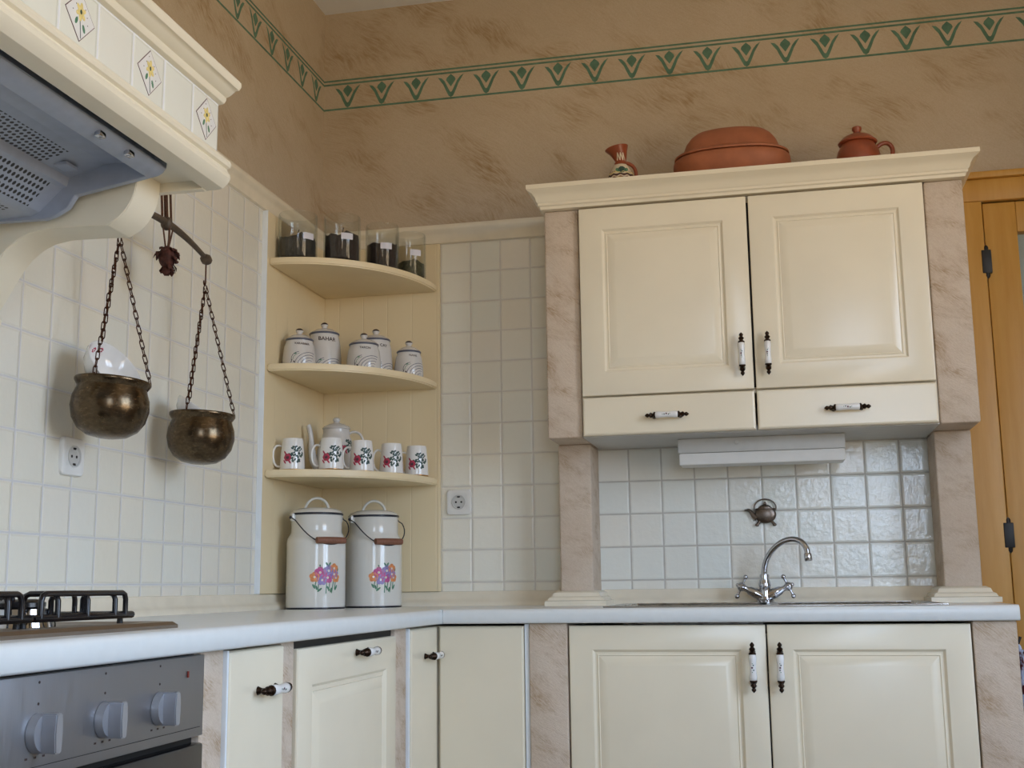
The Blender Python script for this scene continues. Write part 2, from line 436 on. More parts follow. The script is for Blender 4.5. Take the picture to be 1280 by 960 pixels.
# ------------------------------------------------------------------ pine door at the end of the back wall
b = MB()
b.box(2.036, DX0, -.014, .1, 0, DZ, M_pine, .004); b.box(DX1, DX1+.07, -.014, .1, 0, DZ, M_pine, .004)
b.box(2.036, DX1+.07, -.014, .1, DZ, DZ+.07, M_pine, .004); b.box(2.036, DX1+.08, -.026, .1, DZ+.07, DZ+.092, M_pine, .005)
door = struct(b.build('door_1', smooth=30))
b = MB()
b.box(DX0+.004, DX0+.098, 0, .04, .01, DZ-.004, M_pine, .003); b.box(DX1-.098, DX1-.004, 0, .04, .01, DZ-.004, M_pine, .003)
b.box(DX0+.098, DX1-.098, 0, .04, 2.0, DZ-.004, M_pine, .003); b.box(DX0+.098, DX1-.098, 0, .04, .01, .75, M_pine, .003)
leaf = b.build('door_leaf', door, smooth=30)
b = MB(); b.box(DX0+.09, DX1-.09, .018, .022, .74, 2.01, M_pane); b.build('pane', leaf, smooth=0)
b = MB()
b.prism([(DX0+.06+.8*i/60*.95, .055+.008*math.sin(i*.9)) for i in range(61)]+[(DX0+.06+.8*i/60*.95, .057+.008*math.sin(i*.9)) for i in range(60, -1, -1)], .7, 2.03, lambda x, y, z: (x, y, z), M_curtain)
b.build('curtain', leaf, smooth=60)
for z in (1.91, 1.088):
    b = MB(); b.lathe([(0, -.052), (.005, -.05), (.008, -.045), (.008, .045), (.005, .05), (0, .052)], M_blackmat, 12, c=(DX0+.002, -.008, z)); b.box(DX0-.012, DX0+.016, -.0165, -.0, z-.036, z+.036, M_blackmat, .002)
    b.build('door_hinge', door)

# ------------------------------------------------------------------ plaster piers
UB, UF = 1.383, -.33
def pier(name, label, x0, x1, xs0, xs1, side):
    t = thing(name, label, 'pillar', ((x0+x1)/2, -.08, .90))
    b = MB(); b.box(x0, x1, UF, 0, UB, 2.072, M_plaster_pier, .006, 3); b.build('upper_block', t)
    b = MB(); b.box(xs0, xs1, -.165, 0, .94, UB, M_plaster_pier, .006, 3); b.build('shaft', t)
    prof = [(-.01, .900), (.042, .900), (.042, .914), (.034, .916), (.030, .924), (.022, .928), (.018, .938), (.006, .944), (-.01, .944)]
    b = MB(); b.sweep(prof, [(xs0, 0), (xs0, -.165), (xs1, -.165), (xs1, 0)], M_trimc, [(-1, 0), (0, -1), (1, 0)]); b.build('plinth', t, smooth=30)
    return t
pier('plaster_pillar', 'sponged plaster pillar between the power socket tiles and the sink splashback', .837, .940, .837, .937, 1)
pier('plaster_pillar', 'sponged plaster pillar beside the honey pine door, right end of wall cupboard', 1.928, 2.033, 1.929, 2.030, -1)
def lowpier(x0, x1, y0, y1, label, edge=None):
    t = thing('plaster_pier', label, 'pier', ((x0+x1)/2, (y0+y1)/2, 0))
    b = MB(); b.box(x0, x1, y0, y1, 0, .862, M_plaster_pier, .005, 2); b.build('pier_body', t)
    if edge: b = MB(); b.box(*edge, M_whitelitedge, .001); b.build('edge_strip', t, smooth=0)
lowpier(.824, .926, -.585, -.02, 'plaster pier under the counter left of the sink doors', (.811, .823, -.578, -.54, .1, .860))
lowpier(1.934, 2.037, -.585, -.02, 'plaster pier under the counter end nearest the pine door')
lowpier(.05, .566, -1.934, -1.851, 'narrow plaster pier between the oven and the small drawer door', (.54, .572, -1.851, -1.845, .1, .858))
lowpier(.05, .564, -1.608, -1.546, 'narrow plaster pier between small drawer door and dishwasher front')
lowpier(.05, .564, -.924, -.832, 'narrow plaster pier between dishwasher front and corner cupboard', (.54, .570, -.831, -.822, .1, .858))

# ------------------------------------------------------------------ cabinet helpers
def panel_door(mb, fn, w, h, m, t=.02, stile=.066, flat=False):
    """fn(u, v, n) -> xyz; raised-panel door front of size w x h"""
    def rect(i, n): return [fn(i, i, n), fn(w-i, i, n), fn(w-i, h-i, n), fn(i, h-i, n)]
    if flat:
        mb.loops([rect(0, 0), rect(0, t-.006), rect(.002, t-.002), rect(.006, t)], m)
    else:
        s = stile
        mb.loops([rect(0, 0), rect(0, t-.004), rect(.0015, t-.001), rect(.004, t), rect(s, t), rect(s+.003, t-.003), rect(s+.006, t-.007), rect(s+.010, t-.007), rect(s+.014, t-.0045), rect(s+.016, t-.0065), rect(s+.038, t+.001), rect(s+.041, t+.0015)], m)

def handle(parent, c, A, Nn, mir=1, local=False):
    """porcelain and bronze bow handle centred at c on the door face, along A, standing off along Nn"""
    c, A, Nn = Vector(c), Vector(A), Vector(Nn)
    def cv(t): return c+A*t+Nn*(.026-.008*(abs(t)/.062)**2)
    b = MB()
    pr = [(-.0325, .0068), (-.030, .0092), (-.022, .0098), (-.010, .0086), (0, .0080), (.010, .0086), (.022, .0098), (.030, .0092), (.0325, .0068)]
    b.tube([cv(t) for t, r in pr], [r for t, r in pr], M_porc, 14)
    for s in (-1, 1):
        fr = [(.031, .0085), (.034, .0098), (.036, .0085), (.0385, .0045), (.042, .0062), (.045, .0082), (.048, .0062), (.0505, .0036), (.054, .0060), (.057, .0056), (.060, .0030), (.0625, .0008)]
        b.tube([cv(s*t) for t, r in fr], [r for t, r in fr], M_bronze, 12)
        b.tube([c+A*s*.037, c+A*s*.037+Nn*.008, cv(s*.037)], [.008, .0045, .0045], M_bronze, 10)
    B = A.cross(Nn)
    for (q, r, m) in ((-.006, .0018, M_leaf), (0, .0024, M_maroon), (.006, .0018, M_leaf), (.010, .0012, M_leaf2), (-.011, .0012, M_leaf2)):
        p = c+A*q+Nn*(.026+.0082)
        b.ball(p+B*random.uniform(-.002, .002), r, m, seg=6, mat=Matrix(((abs(1-.7*abs(Nn.x)), 0, 0), (0, abs(1-.7*abs(Nn.y)), 0), (0, 0, 1))).to_4x4())
    return b.build('handle', parent, smooth=60, local=local)

X, Y, Z = Vector((1, 0, 0)), Vector((0, 1, 0)), Vector((0, 0, 1))
def back_fn(x0, y, z0): return lambda u, v, n: (x0+u, y-n, z0+v)
def left_fn(x, y0, z0): return lambda u, v, n: (x+n, y0+u, z0+v)

# ------------------------------------------------------------------ wall cupboard over the sink
cup = thing('wall_cupboard', 'cream wall cupboard with two panelled doors above the sink', 'cupboard', (1.435, 0, UB))
b = MB()
b.box(.941, 1.927, -.322, 0, UB, 1.40, M_greyplastic); b.box(.941, 1.927, -.020, 0, 1.40, 2.07, M_cream)
b.box(.941, .958, -.322, -.02, 1.40, 2.07, M_cream); b.box(1.910, 1.927, -.322, -.02, 1.40, 2.07, M_cream)
b.box(.958, 1.910, -.32, -.02, 1.492, 1.508, M_cream); b.box(.958, 1.910, -.322, -.02, 2.055, 2.072, M_cream); b.box(1.428, 1.446, -.318, -.02, 1.508, 2.055, M_dark)
b.build('body', cup, smooth=0)
DF = -.325
for (x0, x1, hx, pv) in ((.944, 1.4345, 1.405, 0), (1.4405, 1.924, 1.477, 1)):
    b = MB(); panel_door(b, back_fn(x0, DF, 1.501), x1-x0, 2.067-1.501, M_creamgloss, .022, .068)
    d = b.build('door', cup, smooth=25)
    handle(d, (hx, DF-.022, 1.598), Z, -Y)
    b = MB(); panel_door(b, back_fn(x0, DF, 1.385), x1-x0, .111, M_creamgloss, .022, flat=True)
    d = b.build('drawer', cup, smooth=25)
    handle(d, ((1.188 if not pv else 1.684), DF-.022, 1.434), X, -Y)
crown = [(-.02, 2.072), (.006, 2.072), (.008, 2.080), (.013, 2.083), (.013, 2.090), (.017, 2.094), (.020, 2.106), (.028, 2.118), (.039, 2.125), (.043, 2.128), (.043, 2.141), (-.02, 2.141)]
b = MB(); b.sweep(crown, [(.837, 0), (.837, -.347), (2.033, -.347), (2.033, 0)], M_cream, [(-1, 0), (0, -1), (1, 0)])
b.box(.85, 2.02, -.33, 0, 2.125, 2.140, M_cream)
b.build('cornice', cup, smooth=40)

lt = thing('under_cupboard_light', 'slim grey white strip light fixed under the wall cupboard', 'lamp', (1.44, -.17, 1.34))
b = MB(); b.box(1.203, 1.682, -.200, -.10, 1.340, UB, M_greyplastic, .003); b.build('housing', lt)
b = MB(); b.prism([(-.201, 1.339), (-.196, 1.306), (-.10, 1.306), (-.10, 1.339)], 1.206, 1.679, lambda y, z, x: (x, y, z), M_white, .002); b.build('diffuser', lt)
b = MB(); b.lathe([(.007, 0), (.007, .002), (.005, .0035), (0, .0035)], M_greyplastic, 16, Matrix.Rotation(PI/2, 4, 'X'), (1.375, -.2, 1.368)); b.build('switch_button', lt)

# ------------------------------------------------------------------ worktops
DC, XL = -.6007, .592
def edge_prof(d, z0=.862, z1=.900):
    r = .012
    return [(0, z0), (d-.004, z0), (d, z0+.004)]+[(d-r+r*math.cos(a), z1-r+r*math.sin(a)) for a in (0, .4, .8, 1.2, PI/2)]+[(0, z1)]
b = MB()
b.prism(edge_prof(XL), -4.2, DC, lambda o, z, y: (o, y, z), M_top)
b.box(0, XL-.0015, DC, -.0, .862, .900, M_top)
tag(own(b.build('worktop', smooth=50), (.3, -2, .862)), 'long white worktop along the oven wall', 'worktop')
b = MB()
SX0, SX1, SY0, SY1 = 1.06, 1.845, -.53, -.09
def slab(xa, xb, ya, yb): b.box(xa, xb, ya, yb, .862, .900, M_top)
slab(XL, SX0, -.585, 0); slab(SX1, 2.043, -.585, 0); slab(SX0, SX1, SY1, 0); slab(SX0, SX1, -.585, SY0)
b.prism([(o-.585, z) for o, z in [(0.585, .862)]+edge_prof(.6007)[1:-1]+[(.585, .900)]], XL+.0005, 2.043, lambda o, z, x: (x, -.585-o, z), M_top)
tag(own(b.build('worktop', smooth=50), (1.3, -.3, .862)), 'white worktop around the steel sink, rounded front edge', 'worktop')

# ------------------------------------------------------------------ sink and tap
sk = thing('sink', 'stainless steel inset sink under the wall cupboard', 'sink', (1.45, -.3, .9))
b = MB()
b.box(1.02, 1.885, -.565, SY0+.0, .900, .904, M_steel, .0015); b.box(1.02, 1.885, SY1, -.055, .900, .904, M_steel, .0015)
b.box(1.02, SX0, SY0, SY1, .900, .904, M_steel, .0015); b.box(SX1, 1.885, SY0, SY1, .900, .904, M_steel, .0015); b.box(1.44, 1.47, SY0, SY1, .897, .904, M_steel, .0015)
b.build('rim', sk)
def bowl(x0, x1, dep):
    mb = MB()
    def ring(i, z): return [(x0+i, SY0+i, z), (x1-i, SY0+i, z), (x1-i, SY1-i, z), (x0+i, SY1-i, z)]
    mb.loops([ring(0, .902), ring(.006, .895), ring(.015, .902-dep), ring(.04, .895-dep)], M_steel, False, True)
    mb.lathe([(.022, 0), (.02, .003), (.012, .002), (0, .001)], M_chrome, 20, c=((x0+x1)/2, (SY0+SY1)/2, .8955-dep))
    return mb.build('basin', sk, smooth=30)
bowl(SX0, 1.44, .16); bowl(1.47, SX1, .02)

fa = thing('tap', 'chrome mixer tap with cross handles and swan neck spout', 'tap', (1.435, -.075, .904))
cx, cy = 1.435, -.075
b = MB(); b.lathe([(.026, .904), (.026, .909), (.020, .912), (.017, .925), (.017, .945), (.0185, .955), (.017, .962), (.0135, .972), (.0145, .980), (.0135, .985), (0, .986)], M_chrome, 24, c=(cx, cy, 0)); b.build('tap_body', fa)
def bez(P, n):
    out = []
    for i in range(n+1):
        t = i/n; a = [Vector(p) for p in P]
        while len(a) > 1: a = [p.lerp(q, t) for p, q in zip(a, a[1:])]
        out.append(a[0])
    return out
sp = bez([(cx, cy, .975), (cx+.002, cy-.004, 1.03), (cx+.05, cy-.03, 1.085)], 12)+bez([(cx+.05, cy-.03, 1.085), (cx+.073, cy-.045, 1.105), (cx+.115, cy-.065, 1.095), (cx+.124, cy-.070, 1.050)], 12)[1:]
# smooth swan neck
sp = bez([(cx, cy, .975), (cx-.004, cy, 1.03), (cx+.025, cy-.02, 1.075), (cx+.075, cy-.055, 1.108), (cx+.125, cy-.085, 1.092), (cx+.126, cy-.088, 1.040)], 26)
b = MB(); b.tube(sp, .0085, M_chrome, 14); e = sp[-1]; d = (sp[-1]-sp[-2]).normalized()
b.tube([e-d*.003, e, e+d*.018, e+d*.020], [.0098, .0112, .0115, .0095], M_chrome, 16); b.build('spout', fa, smooth=60)
for s in (-1, 1):
    b = MB()
    A = Vector((s*.84, -.12, .40)).normalized(); o = Vector((cx, cy, .917)); q = o+A*.072
    b.tube([o, o+A*.03, o+A*.05, o+A*.056, o+A*.062, q], [.015, .0155, .0125, .009, .0085, .011], M_chrome, 16)
    b.build('valve_arm', fa, smooth=50)
    b = MB()
    b.ball(q+A*.004, .0135, M_chrome); b.ball(q+A*.016, .006, M_chrome)
    p1 = A.cross(Vector((0, 1, 0))).normalized(); p2 = A.cross(p1).normalized()
    for p in (p1, -p1, p2, -p2):
        w = q+A*.004
        b.tube([w, w+p*.017, w+p*.027], [.0045, .0034, .0042], M_chrome, 8); b.ball(w+p*.031, .0072, M_chrome, seg=8)
    b.build('cross_handle', fa, smooth=60)

# ------------------------------------------------------------------ base cabinets
sb = thing('sink_cupboard', 'cream base cupboard with two panelled doors below the sink', 'cupboard', (1.43, -.3, 0))
b = MB(); b.box(.928, .945, -.555, -.02, .1, .855, M_cream); b.box(1.915, 1.932, -.555, -.02, .1, .855, M_cream); b.box(.945, 1.915, -.555, -.02, .1, .118, M_cream); b.box(.945, 1.915, -.03, -.02, .118, .70, M_cream); b.box(.93, 1.93, -.5, -.48, 0, .1, M_cream); b.box(1.42, 1.45, -.556, -.51, .118, .70, M_dark); b.box(.945, 1.915, -.556, -.54, .832, .855, M_dark); b.build('body', sb, smooth=0)
for (x0, x1, hx) in ((.930, 1.4365, 1.402), (1.4405, 1.931, 1.470)):
    b = MB(); panel_door(b, back_fn(x0, -.558, .11), x1-x0, .745, M_creamgloss, .022, .062); d = b.build('door', sb, smooth=25)
    handle(d, (hx, -.580, .750), Z, -Y)

cc = thing('corner_cupboard', 'cream corner cupboard with folding door below the worktop corner', 'cupboard', (.5, -.5, 0))
b = MB(); b.box(.06, .545, -.815, -.02, .1, .855, M_cream); b.box(.545, .805, -.553, -.02, .1, .855, M_cream); b.box(.06, .5, -.81, -.02, 0, .1, M_cream); b.box(.5, .80, -.5, -.02, 0, .1, M_cream); b.build('body', cc, smooth=0)
b = MB(); panel_door(b, left_fn(.55, -.815, .11), .235, .745, M_creamgloss, .022, flat=True); d = b.build('door', cc, smooth=25)
handle(d, (.572, -.660, .783), Y, X)
b = MB(); panel_door(b, back_fn(.575, -.558, .11), .234, .745, M_creamgloss, .022, flat=True); b.build('door', cc, smooth=25)

dw = thing('dishwasher', 'built-in dishwasher behind panelled cream front with black top strip', 'dishwasher', (.3, -1.235, 0))
b = MB(); b.box(.04, .546, -1.540, -.932, .1, .845, M_dark); b.box(.04, .5, -1.540, -.932, 0, .1, M_dark); b.box(.53, .556, -1.540, -.932, .838, .861, M_dark); b.build('body', dw, smooth=0)
b = MB(); panel_door(b, left_fn(.548, -1.540, .11), .608, .735, M_creamgloss, .022, .072); d = b.build('door', dw, smooth=25)
handle(d, (.570, -1.176, .821), Y, X)
dr = thing('narrow_cupboard', 'narrow cream base cupboard with plain door next to oven pier', 'cupboard', (.3, -1.73, 0))
b = MB(); b.box(.04, .546, -1.842, -1.612, .1, .855, M_cream); b.box(.04, .5, -1.842, -1.612, 0, .1, M_cream); b.build('body', dr, smooth=0)
b = MB(); panel_door(b, left_fn(.550, -1.842, .11), .230, .746, M_creamgloss, .022, flat=True); d = b.build('door', dr, smooth=25)
handle(d, (.572, -1.690, .783), Y, X)

# ------------------------------------------------------------------ oven
OY0, OY1 = -2.537, -1.938
ov = thing('oven', 'built-in brushed steel oven with round control knobs under the hob', 'oven', (.3, -2.24, .1))
b = MB(); b.box(.04, .555, OY0, OY1, .1, .858, M_dark); b.box(.04, .5, OY0, OY1, 0, .1, M_dark); b.build('body', ov, smooth=0)
b = MB(); b.box(.555, .574, OY0, OY1, .733, .857, M_oven, .0015); b.box(.573, .5745, OY0+.01, OY1-.01, .7465, .7472, M_dark)
for ky in (-2.381, -2.229, -2.080):
    for zz in (.822, .848): b.lathe([(.0018, 0), (.0018, .0004), (0, .0004)], M_ink, 10, Matrix.Translation((.5742, ky, zz)) @ Matrix.Rotation(PI/2, 4, 'Y'))
    for q in range(3): b.box(.574, .5743, ky-.022+q*.018, ky-.017+q*.018, .757, .7595, M_ink)
b.build('control_panel', ov)
b = MB()
b.box(.555, .578, OY0+.004, OY1-.004, .17, .722, M_black, .004); b.box(.577, .5795, OY0+.05, OY1-.05, .30, .690, M_ovenglass, .001); b.build('oven_door', ov)
b = MB(); b.box(.5795, .5812, OY0+.11, OY1-.12, .38, .668, M_hobsteel, .0005); b.build('door_window', ov)
for ky in (-2.53+.0, -2.381, -2.229, -2.080):
    if ky < OY0+.05: continue
    b = MB(); m = Matrix.Translation((.5745, ky, .787)) @ Matrix.Rotation(PI/2, 4, 'Y')
    b.lathe([(.0245, 0), (.0245, .003), (.0235, .006), (.0225, .011), (0, .011)], M_knob, 28, m)
    b.prism([(-.0065, -.0235), (0, -.0245), (.0065, -.0235), (.0085, 0), (.0065, .0235), (0, .0245), (-.0065, .0235), (-.0085, 0)], .580, .6055, lambda y, z, x: (x, ky+y, .787+z), M_knob, .0015)
    b.build('knob', ov, smooth=40)
b = MB(); b.box(.574, .5758, -1.996, -1.991, .825, .835, M_redled, .0008); b.build('indicator_light', ov)

# ------------------------------------------------------------------ gas hob
hb = thing('gas_hob', 'steel gas hob with black pan supports set into the worktop', 'hob', (.3, -2.25, .9))
b = MB(); b.loops([[(.06+i, -2.54+i, z), (.538-i, -2.54+i, z), (.538-i, -1.962-i, z), (.06+i, -1.962-i, z)] for i, z in ((0, .9), (0, .905), (.006, .910), (.02, .911), (.03, .908), (.05, .908))], M_hobsteel); b.build('tray', hb, smooth=30)
def grate(y0, y1):
    b = MB(); z = .9225; zt = .956; r = .0042
    x0, x1 = .09, .485
    b.tube([(x0, y0, z), (x1, y0, z), (x1, y1, z), (x0, y1, z)], r+.0012, M_black, 8, True)
    def arch(p, q):
        p, q = Vector(p), Vector(q); d = (q-p); L = d.length; d.normalize(); u = .010
        b.tube([p+Z*z, p+Z*(zt-u), p+Z*zt+d*u*.3-Z*u*.3, p+Z*zt+d*u, q+Z*zt-d*u, q+Z*zt-d*u*.3-Z*u*.3, q+Z*(zt-u), q+Z*z], r, M_black, 8)
    ym = (y0+y1)/2
    arch((x1, y0+.01, 0), (x1, y1-.02, 0))
    for xm in (.385, .19):
        arch((xm, y0, 0), (xm, ym-.035, 0)); arch((xm, ym+.035, 0), (xm, y1, 0))
    arch((x1, ym, 0), (.425, ym, 0)); arch((.345, ym, 0), (.235, ym, 0)); arch((.15, ym, 0), (x0, ym, 0))
    for yy in (ym-.075, ym+.075): arch((x1, yy, 0), (.43, yy, 0)); arch((x0, yy, 0), (.145, yy, 0))
    for x in (x0+.03, x1-.02, (x0+x1)/2):
        for y in (y0, y1): b.tube([(x, y, z), (x, y, .909)], [.004, .005], M_blackmat, 8)
    return b.build('pan_support', hb, smooth=50)
grate(-2.262, -2.012); grate(-2.525, -2.276)
for (x, y) in ((.385, -2.150), (.19, -2.137), (.385, -2.400), (.19, -2.400)):
    b = MB(); b.lathe([(.050, .908), (.048, .916), (.040, .920), (.038, .934), (.034, .936), (0, .936)], M_chrome, 28, c=(x, y, 0)); b.build('burner', hb, smooth=40)
    b = MB(); b.lathe([(.03, .936), (.034, .937), (.034, .943), (.027, .948), (0, .949)], M_black, 28, c=(x, y, 0)); b.build('burner_cap', hb, smooth=40)

# ------------------------------------------------------------------ wooden cooker hood surround
HX = .475; HY0, HY1 = -2.85, -1.752
hd = thing('hood_surround', 'cream wooden cooker hood mantel with painted tile frieze', 'hood', (.0, -2.3, 1.7))
b = MB()
b.box(HX-.02, HX-.003, HY0, HY1, 1.705, 1.905, M_hoodc); b.box(0, HX-.02, HY1-.016, HY1, 1.700, 1.905, M_hoodc, .002); b.box(0, HX-.02, HY0, HY0+.016, 1.700, 1.905, M_hoodc, .002)
b.box(0, HX-.02, HY0+.016, HY1-.016, 1.888, 1.905, M_hoodc)
b.box(.0, HX-.02, -1.868, HY1-.016, 1.718, 1.732, M_hoodc); b.build('body', hd)
hc = [(-.02, 1.872), (.0, 1.872), (.010, 1.874), (.014, 1.880), (.014, 1.885), (.022, 1.888), (.030, 1.894), (.034, 1.897), (.040, 1.897), (.0445, 1.903), (.0445, 1.911), (.040, 1.916), (-.02, 1.916)]
b = MB(); b.sweep(hc, [(HX, HY0), (HX, HY1+.004)], M_hoodc, [(1, 0)]); b.build('cornice', hd, smooth=40)
lc = [(-.02, 1.703), (.0, 1.703), (.012, 1.705), (.022, 1.713), (.027, 1.722), (.026, 1.730), (.020, 1.738), (.020, 1.741), (.026, 1.744), (.028, 1.750), (.026, 1.756), (.018, 1.763), (.008, 1.768), (.003, 1.776), (-.02, 1.776)]
b = MB(); b.sweep(lc, [(HX, HY0), (HX, HY1+.004)], M_hoodc, [(1, 0)]); b.build('moulding', hd, smooth=28)
M_frieze = tiles('white_frieze_tiles', 1, .4475, .068, ['#e4e4d8', '#e3e3da', '#e5e2d6'], '#e9ebee', .25, .12, .1045, .022)
b = MB(); b.box(HX-.004, HX, HY0, HY1, 1.7765, 1.874, M_frieze); b.box(HX-.004, HX+.0005, HY0, HY1, 1.770, 1.7765, M_hoodc); b.build('tile_frieze', hd, smooth=0)
def flower_tile(yc):
    b = MB(); zc = 1.824
    fn = lambda y, z, d: (HX+.0002+d, yc+y, zc+z)
    def P(pts, m, d=.0004): b.prism(pts, 0, d, fn, m)
    h, w = .041, .040
    D = [(0, h), (w, 0), (0, -h), (-w, 0)]; D2 = [(p*.955, q*.955) for p, q in D]
    P(D, M_maroon, .0004); P(D2, M_porc, .0007)
    c = (.001, .008)
    for k in range(6):
        a = k*PI/3+.4; n = 8
        P([(c[0]+.0075*math.cos(a)+.0065*math.cos(a)*math.cos(t)-.004*math.sin(a)*math.sin(t), c[1]+.0085*math.sin(a)+.0075*math.sin(a)*math.cos(t)+.004*math.cos(a)*math.sin(t)) for t in [2*PI*i/n for i in range(n)]], M_yel, .0010+.00002*k)
    P([(c[0]+.0028*math.cos(t), c[1]+.0040*math.sin(t)) for t in [2*PI*i/8 for i in range(8)]], M_leaf, .0013)
    P([(-.0015, -.005), (.0, -.005), (.0035, -.034), (.0022, -.035)], M_leaf, .0010)
    for (px, pz, s) in ((-.010, -.010, 1), (.010, -.016, -1)):
        P([(px+.0035*math.cos(t)+s*.002*math.sin(t), pz+.0065*math.sin(t)) for t in [2*PI*i/8 for i in range(8)]], M_leaf2, .0010)
    for (px, pz) in ((-.02, .004), (.018, .006), (-.012, .016), (.013, .017), (.02, -.006), (-.004, .028)):
        P([(px+.001*math.cos(t), pz+.001*math.sin(t)) for t in [2*PI*i/6 for i in range(6)]], M_maroon, .0010)
    b.build('painted_tile', hd, smooth=0)
for yc in (-1.800, -2.008, -2.217, -2.426, -2.635): flower_tile(yc)
curve = [(.034, 1.478), (.045, 1.492), (.060, 1.514), (.076, 1.542), (.092, 1.566), (.110, 1.587), (.132, 1.603), (.158, 1.614), (.190, 1.619), (.220, 1.619), (.312, 1.616), (.318, 1.619), (.335, 1.628), (.349, 1.642), (.359, 1.658), (.366, 1.676), (.370, 1.700), (.370, 1.720)]
def corbel(y0, y1):
    b = MB()
    b.prism(curve+[(0, 1.720), (0, 1.478)], y0, y1, lambda x, z, y: (x, y, z), M_hoodc, .0015)
    b.prism([(0, 1.440), (.030, 1.440), (.038, 1.448), (.034, 1.456), (.042, 1.464), (.044, 1.472), (.036, 1.480), (0, 1.480)], y0-.006, y1+.006, lambda x, z, y: (x, y, z), M_hoodc)
    b.build('bracket', hd, smooth=25)
corbel(-1.852, -1.770); corbel(HY0+.016, HY0+.10)

# metal extractor inside the mantel
ex = thing('extractor', 'bluish steel extractor with perforated grease filters inside the cream hood', 'extractor hood', (.2, -2.3, 1.75))
EY0, EY1 = -2.74, -1.870
top = [(0.02, 1.80), (.425, 1.80)]
und = [(.436, 1.742), (.438, 1.735), (.434, 1.726), (.420, 1.712), (.408, 1.705)]
b = MB()
# front lip and the two end cheeks
b.prism([(.436, 1.760), (.438, 1.716), (.437, 1.706), (.431, 1.698), (.421, 1.693), (.402, 1.690), (.399, 1.694), (.399, 1.760)], EY0, EY1, lambda x, z, y: (x, y, z), M_hoodsteel, .001)
cheek = [(.404, 1.690), (.265, 1.667), (.250, 1.645), (.225, 1.632), (.205, 1.627), (.03, 1.630), (.03, 1.76), (.404, 1.76)]
for y0, y1 in ((EY1-.014, EY1), (EY0, EY0+.014)): b.prism(cheek, y0, y1, lambda x, z, y: (x, y, z), M_hoodsteel, .001)
b.box(.02, .04, EY0, EY1, 1.63, 1.80, M_hoodsteel)
b.build('casing', ex, smooth=30)
b = MB()
def under(pts, ya, yb, m, th=.004): b.prism(pts+[(x, z+th) for x, z in pts[::-1]], ya, yb, lambda x, z, y: (x, y, z), m)
under([(.401, 1.6915), (.394, 1.708), (.375, 1.717), (.345, 1.720), (.325, 1.719)], EY0+.014, EY1-.014, M_hoodsteel)
under([(.325, 1.719), (.305, 1.714)], EY0+.014, EY1-.014, M_hoodsteel); b.build('recess', ex, smooth=50)
b = MB(); under([(.305, 1.714), (.252, 1.700)], EY0+.014, EY1-.10, M_perf); under([(.305, 1.714), (.252, 1.700)], EY1-.10, EY1-.014, M_hoodsteel, .003)
b.box(.262, .288, EY1-.080, EY1-.045, 1.700, 1.7065, M_hoodsteel, .001)
b.build('grease_filter', ex, smooth=0)
b = MB(); under([(.252, 1.700), (.248, 1.684), (.238, 1.680)], EY0+.014, EY1-.014, M_hoodsteel)
under([(.195, 1.640), (.180, 1.634), (.168, 1.634)], EY0+.014, EY1-.014, M_hoodsteel); under([(.098, 1.632), (.03, 1.632)], EY0+.014, EY1-.014, M_hoodsteel); b.build('ridge', ex, smooth=40)
b = MB(); under([(.238, 1.680), (.195, 1.640)], EY0+.014, EY1-.05, M_perf); under([(.238, 1.680), (.195, 1.640)], EY1-.05, EY1-.014, M_hoodsteel, .003); b.build('grease_filter', ex, smooth=0)
b = MB(); under([(.168, 1.634), (.098, 1.632)], EY0+.014, EY1-.06, M_perf); under([(.168, 1.634), (.098, 1.632)], EY1-.06, EY1-.014, M_hoodsteel, .003); b.build('grease_filter', ex, smooth=0)
b = MB(); b.box(.100, .150, -2.24, -2.0, 1.6300, 1.6320, M_paper, .0005); b.build('sticker', ex, smooth=0)
for yy in (-1.985, -2.075):
    b = MB(); b.box(.424, .436, yy-.009, yy+.009, 1.688, 1.698, M_chrome, .002); b.build('slider_switch', ex)

# ------------------------------------------------------------------ wall sockets
def socket(label, fn, c):
    t = thing('power_socket', label, 'socket', c, 0, None)
    def ring(h, n, k=6, rr=.012):
        o = []
        for (sx, sy, a0) in ((1, 1, 0), (-1, 1, 90), (-1, -1, 180), (1, -1, 270)):
            for i in range(k+1):
                a = math.radians(a0+90*i/k); o.append(fn(sx*(h-rr)+rr*math.cos(a), sy*(h-rr)+rr*math.sin(a), n))
        return o
    b = MB(); b.loops([ring(.041, 0), ring(.041, .007), ring(.039, .010), ring(.030, .0115), ring(.028, .0105)], M_white, False, True); b.build('plate', t, smooth=40)
    def disc(cu, cv, r, n0, n1, m, mb):
        k = 24; mb.loops([[fn(cu+r*math.cos(2*PI*i/k), cv+r*math.sin(2*PI*i/k), n) for i in range(k)] for n in (n0, n1)], m)
    b = MB(); k = 28
    rg = lambda r, n: [fn(r*math.cos(2*PI*i/k), r*math.sin(2*PI*i/k), n) for i in range(k)]
    b.loops([rg(.0235, .010), rg(.0235, .0135), rg(.0205, .0135), rg(.0195, .0108), rg(.001, .0106)], M_greyplastic, False, True); b.build('socket_ring', t, smooth=40)
    b = MB()
    for (cu, cv, r) in ((-.009, 0, .0032), (.009, 0, .0032)): disc(cu, cv, r, .0105, .0112, M_inside, b)
    for s in (-1, 1):
        b.loops([[fn(u, v, n) for u, v in ((-.004, s*.0145), (.004, s*.0145), (.005, s*.019), (-.005, s*.019))] for n in (.0105, .0122)], M_blackmat)
    b.build('contact', t, smooth=0)
socket('white wall socket on tiles right of the corner shelf', lambda u, v, n: (.481+u, -n, 1.229+v), (.481, 0, 1.229))
socket('white wall socket on tiles below the hanging brass pots', lambda u, v, n: (n, -1.447+u, 1.245+v), (0, -1.447, 1.245))

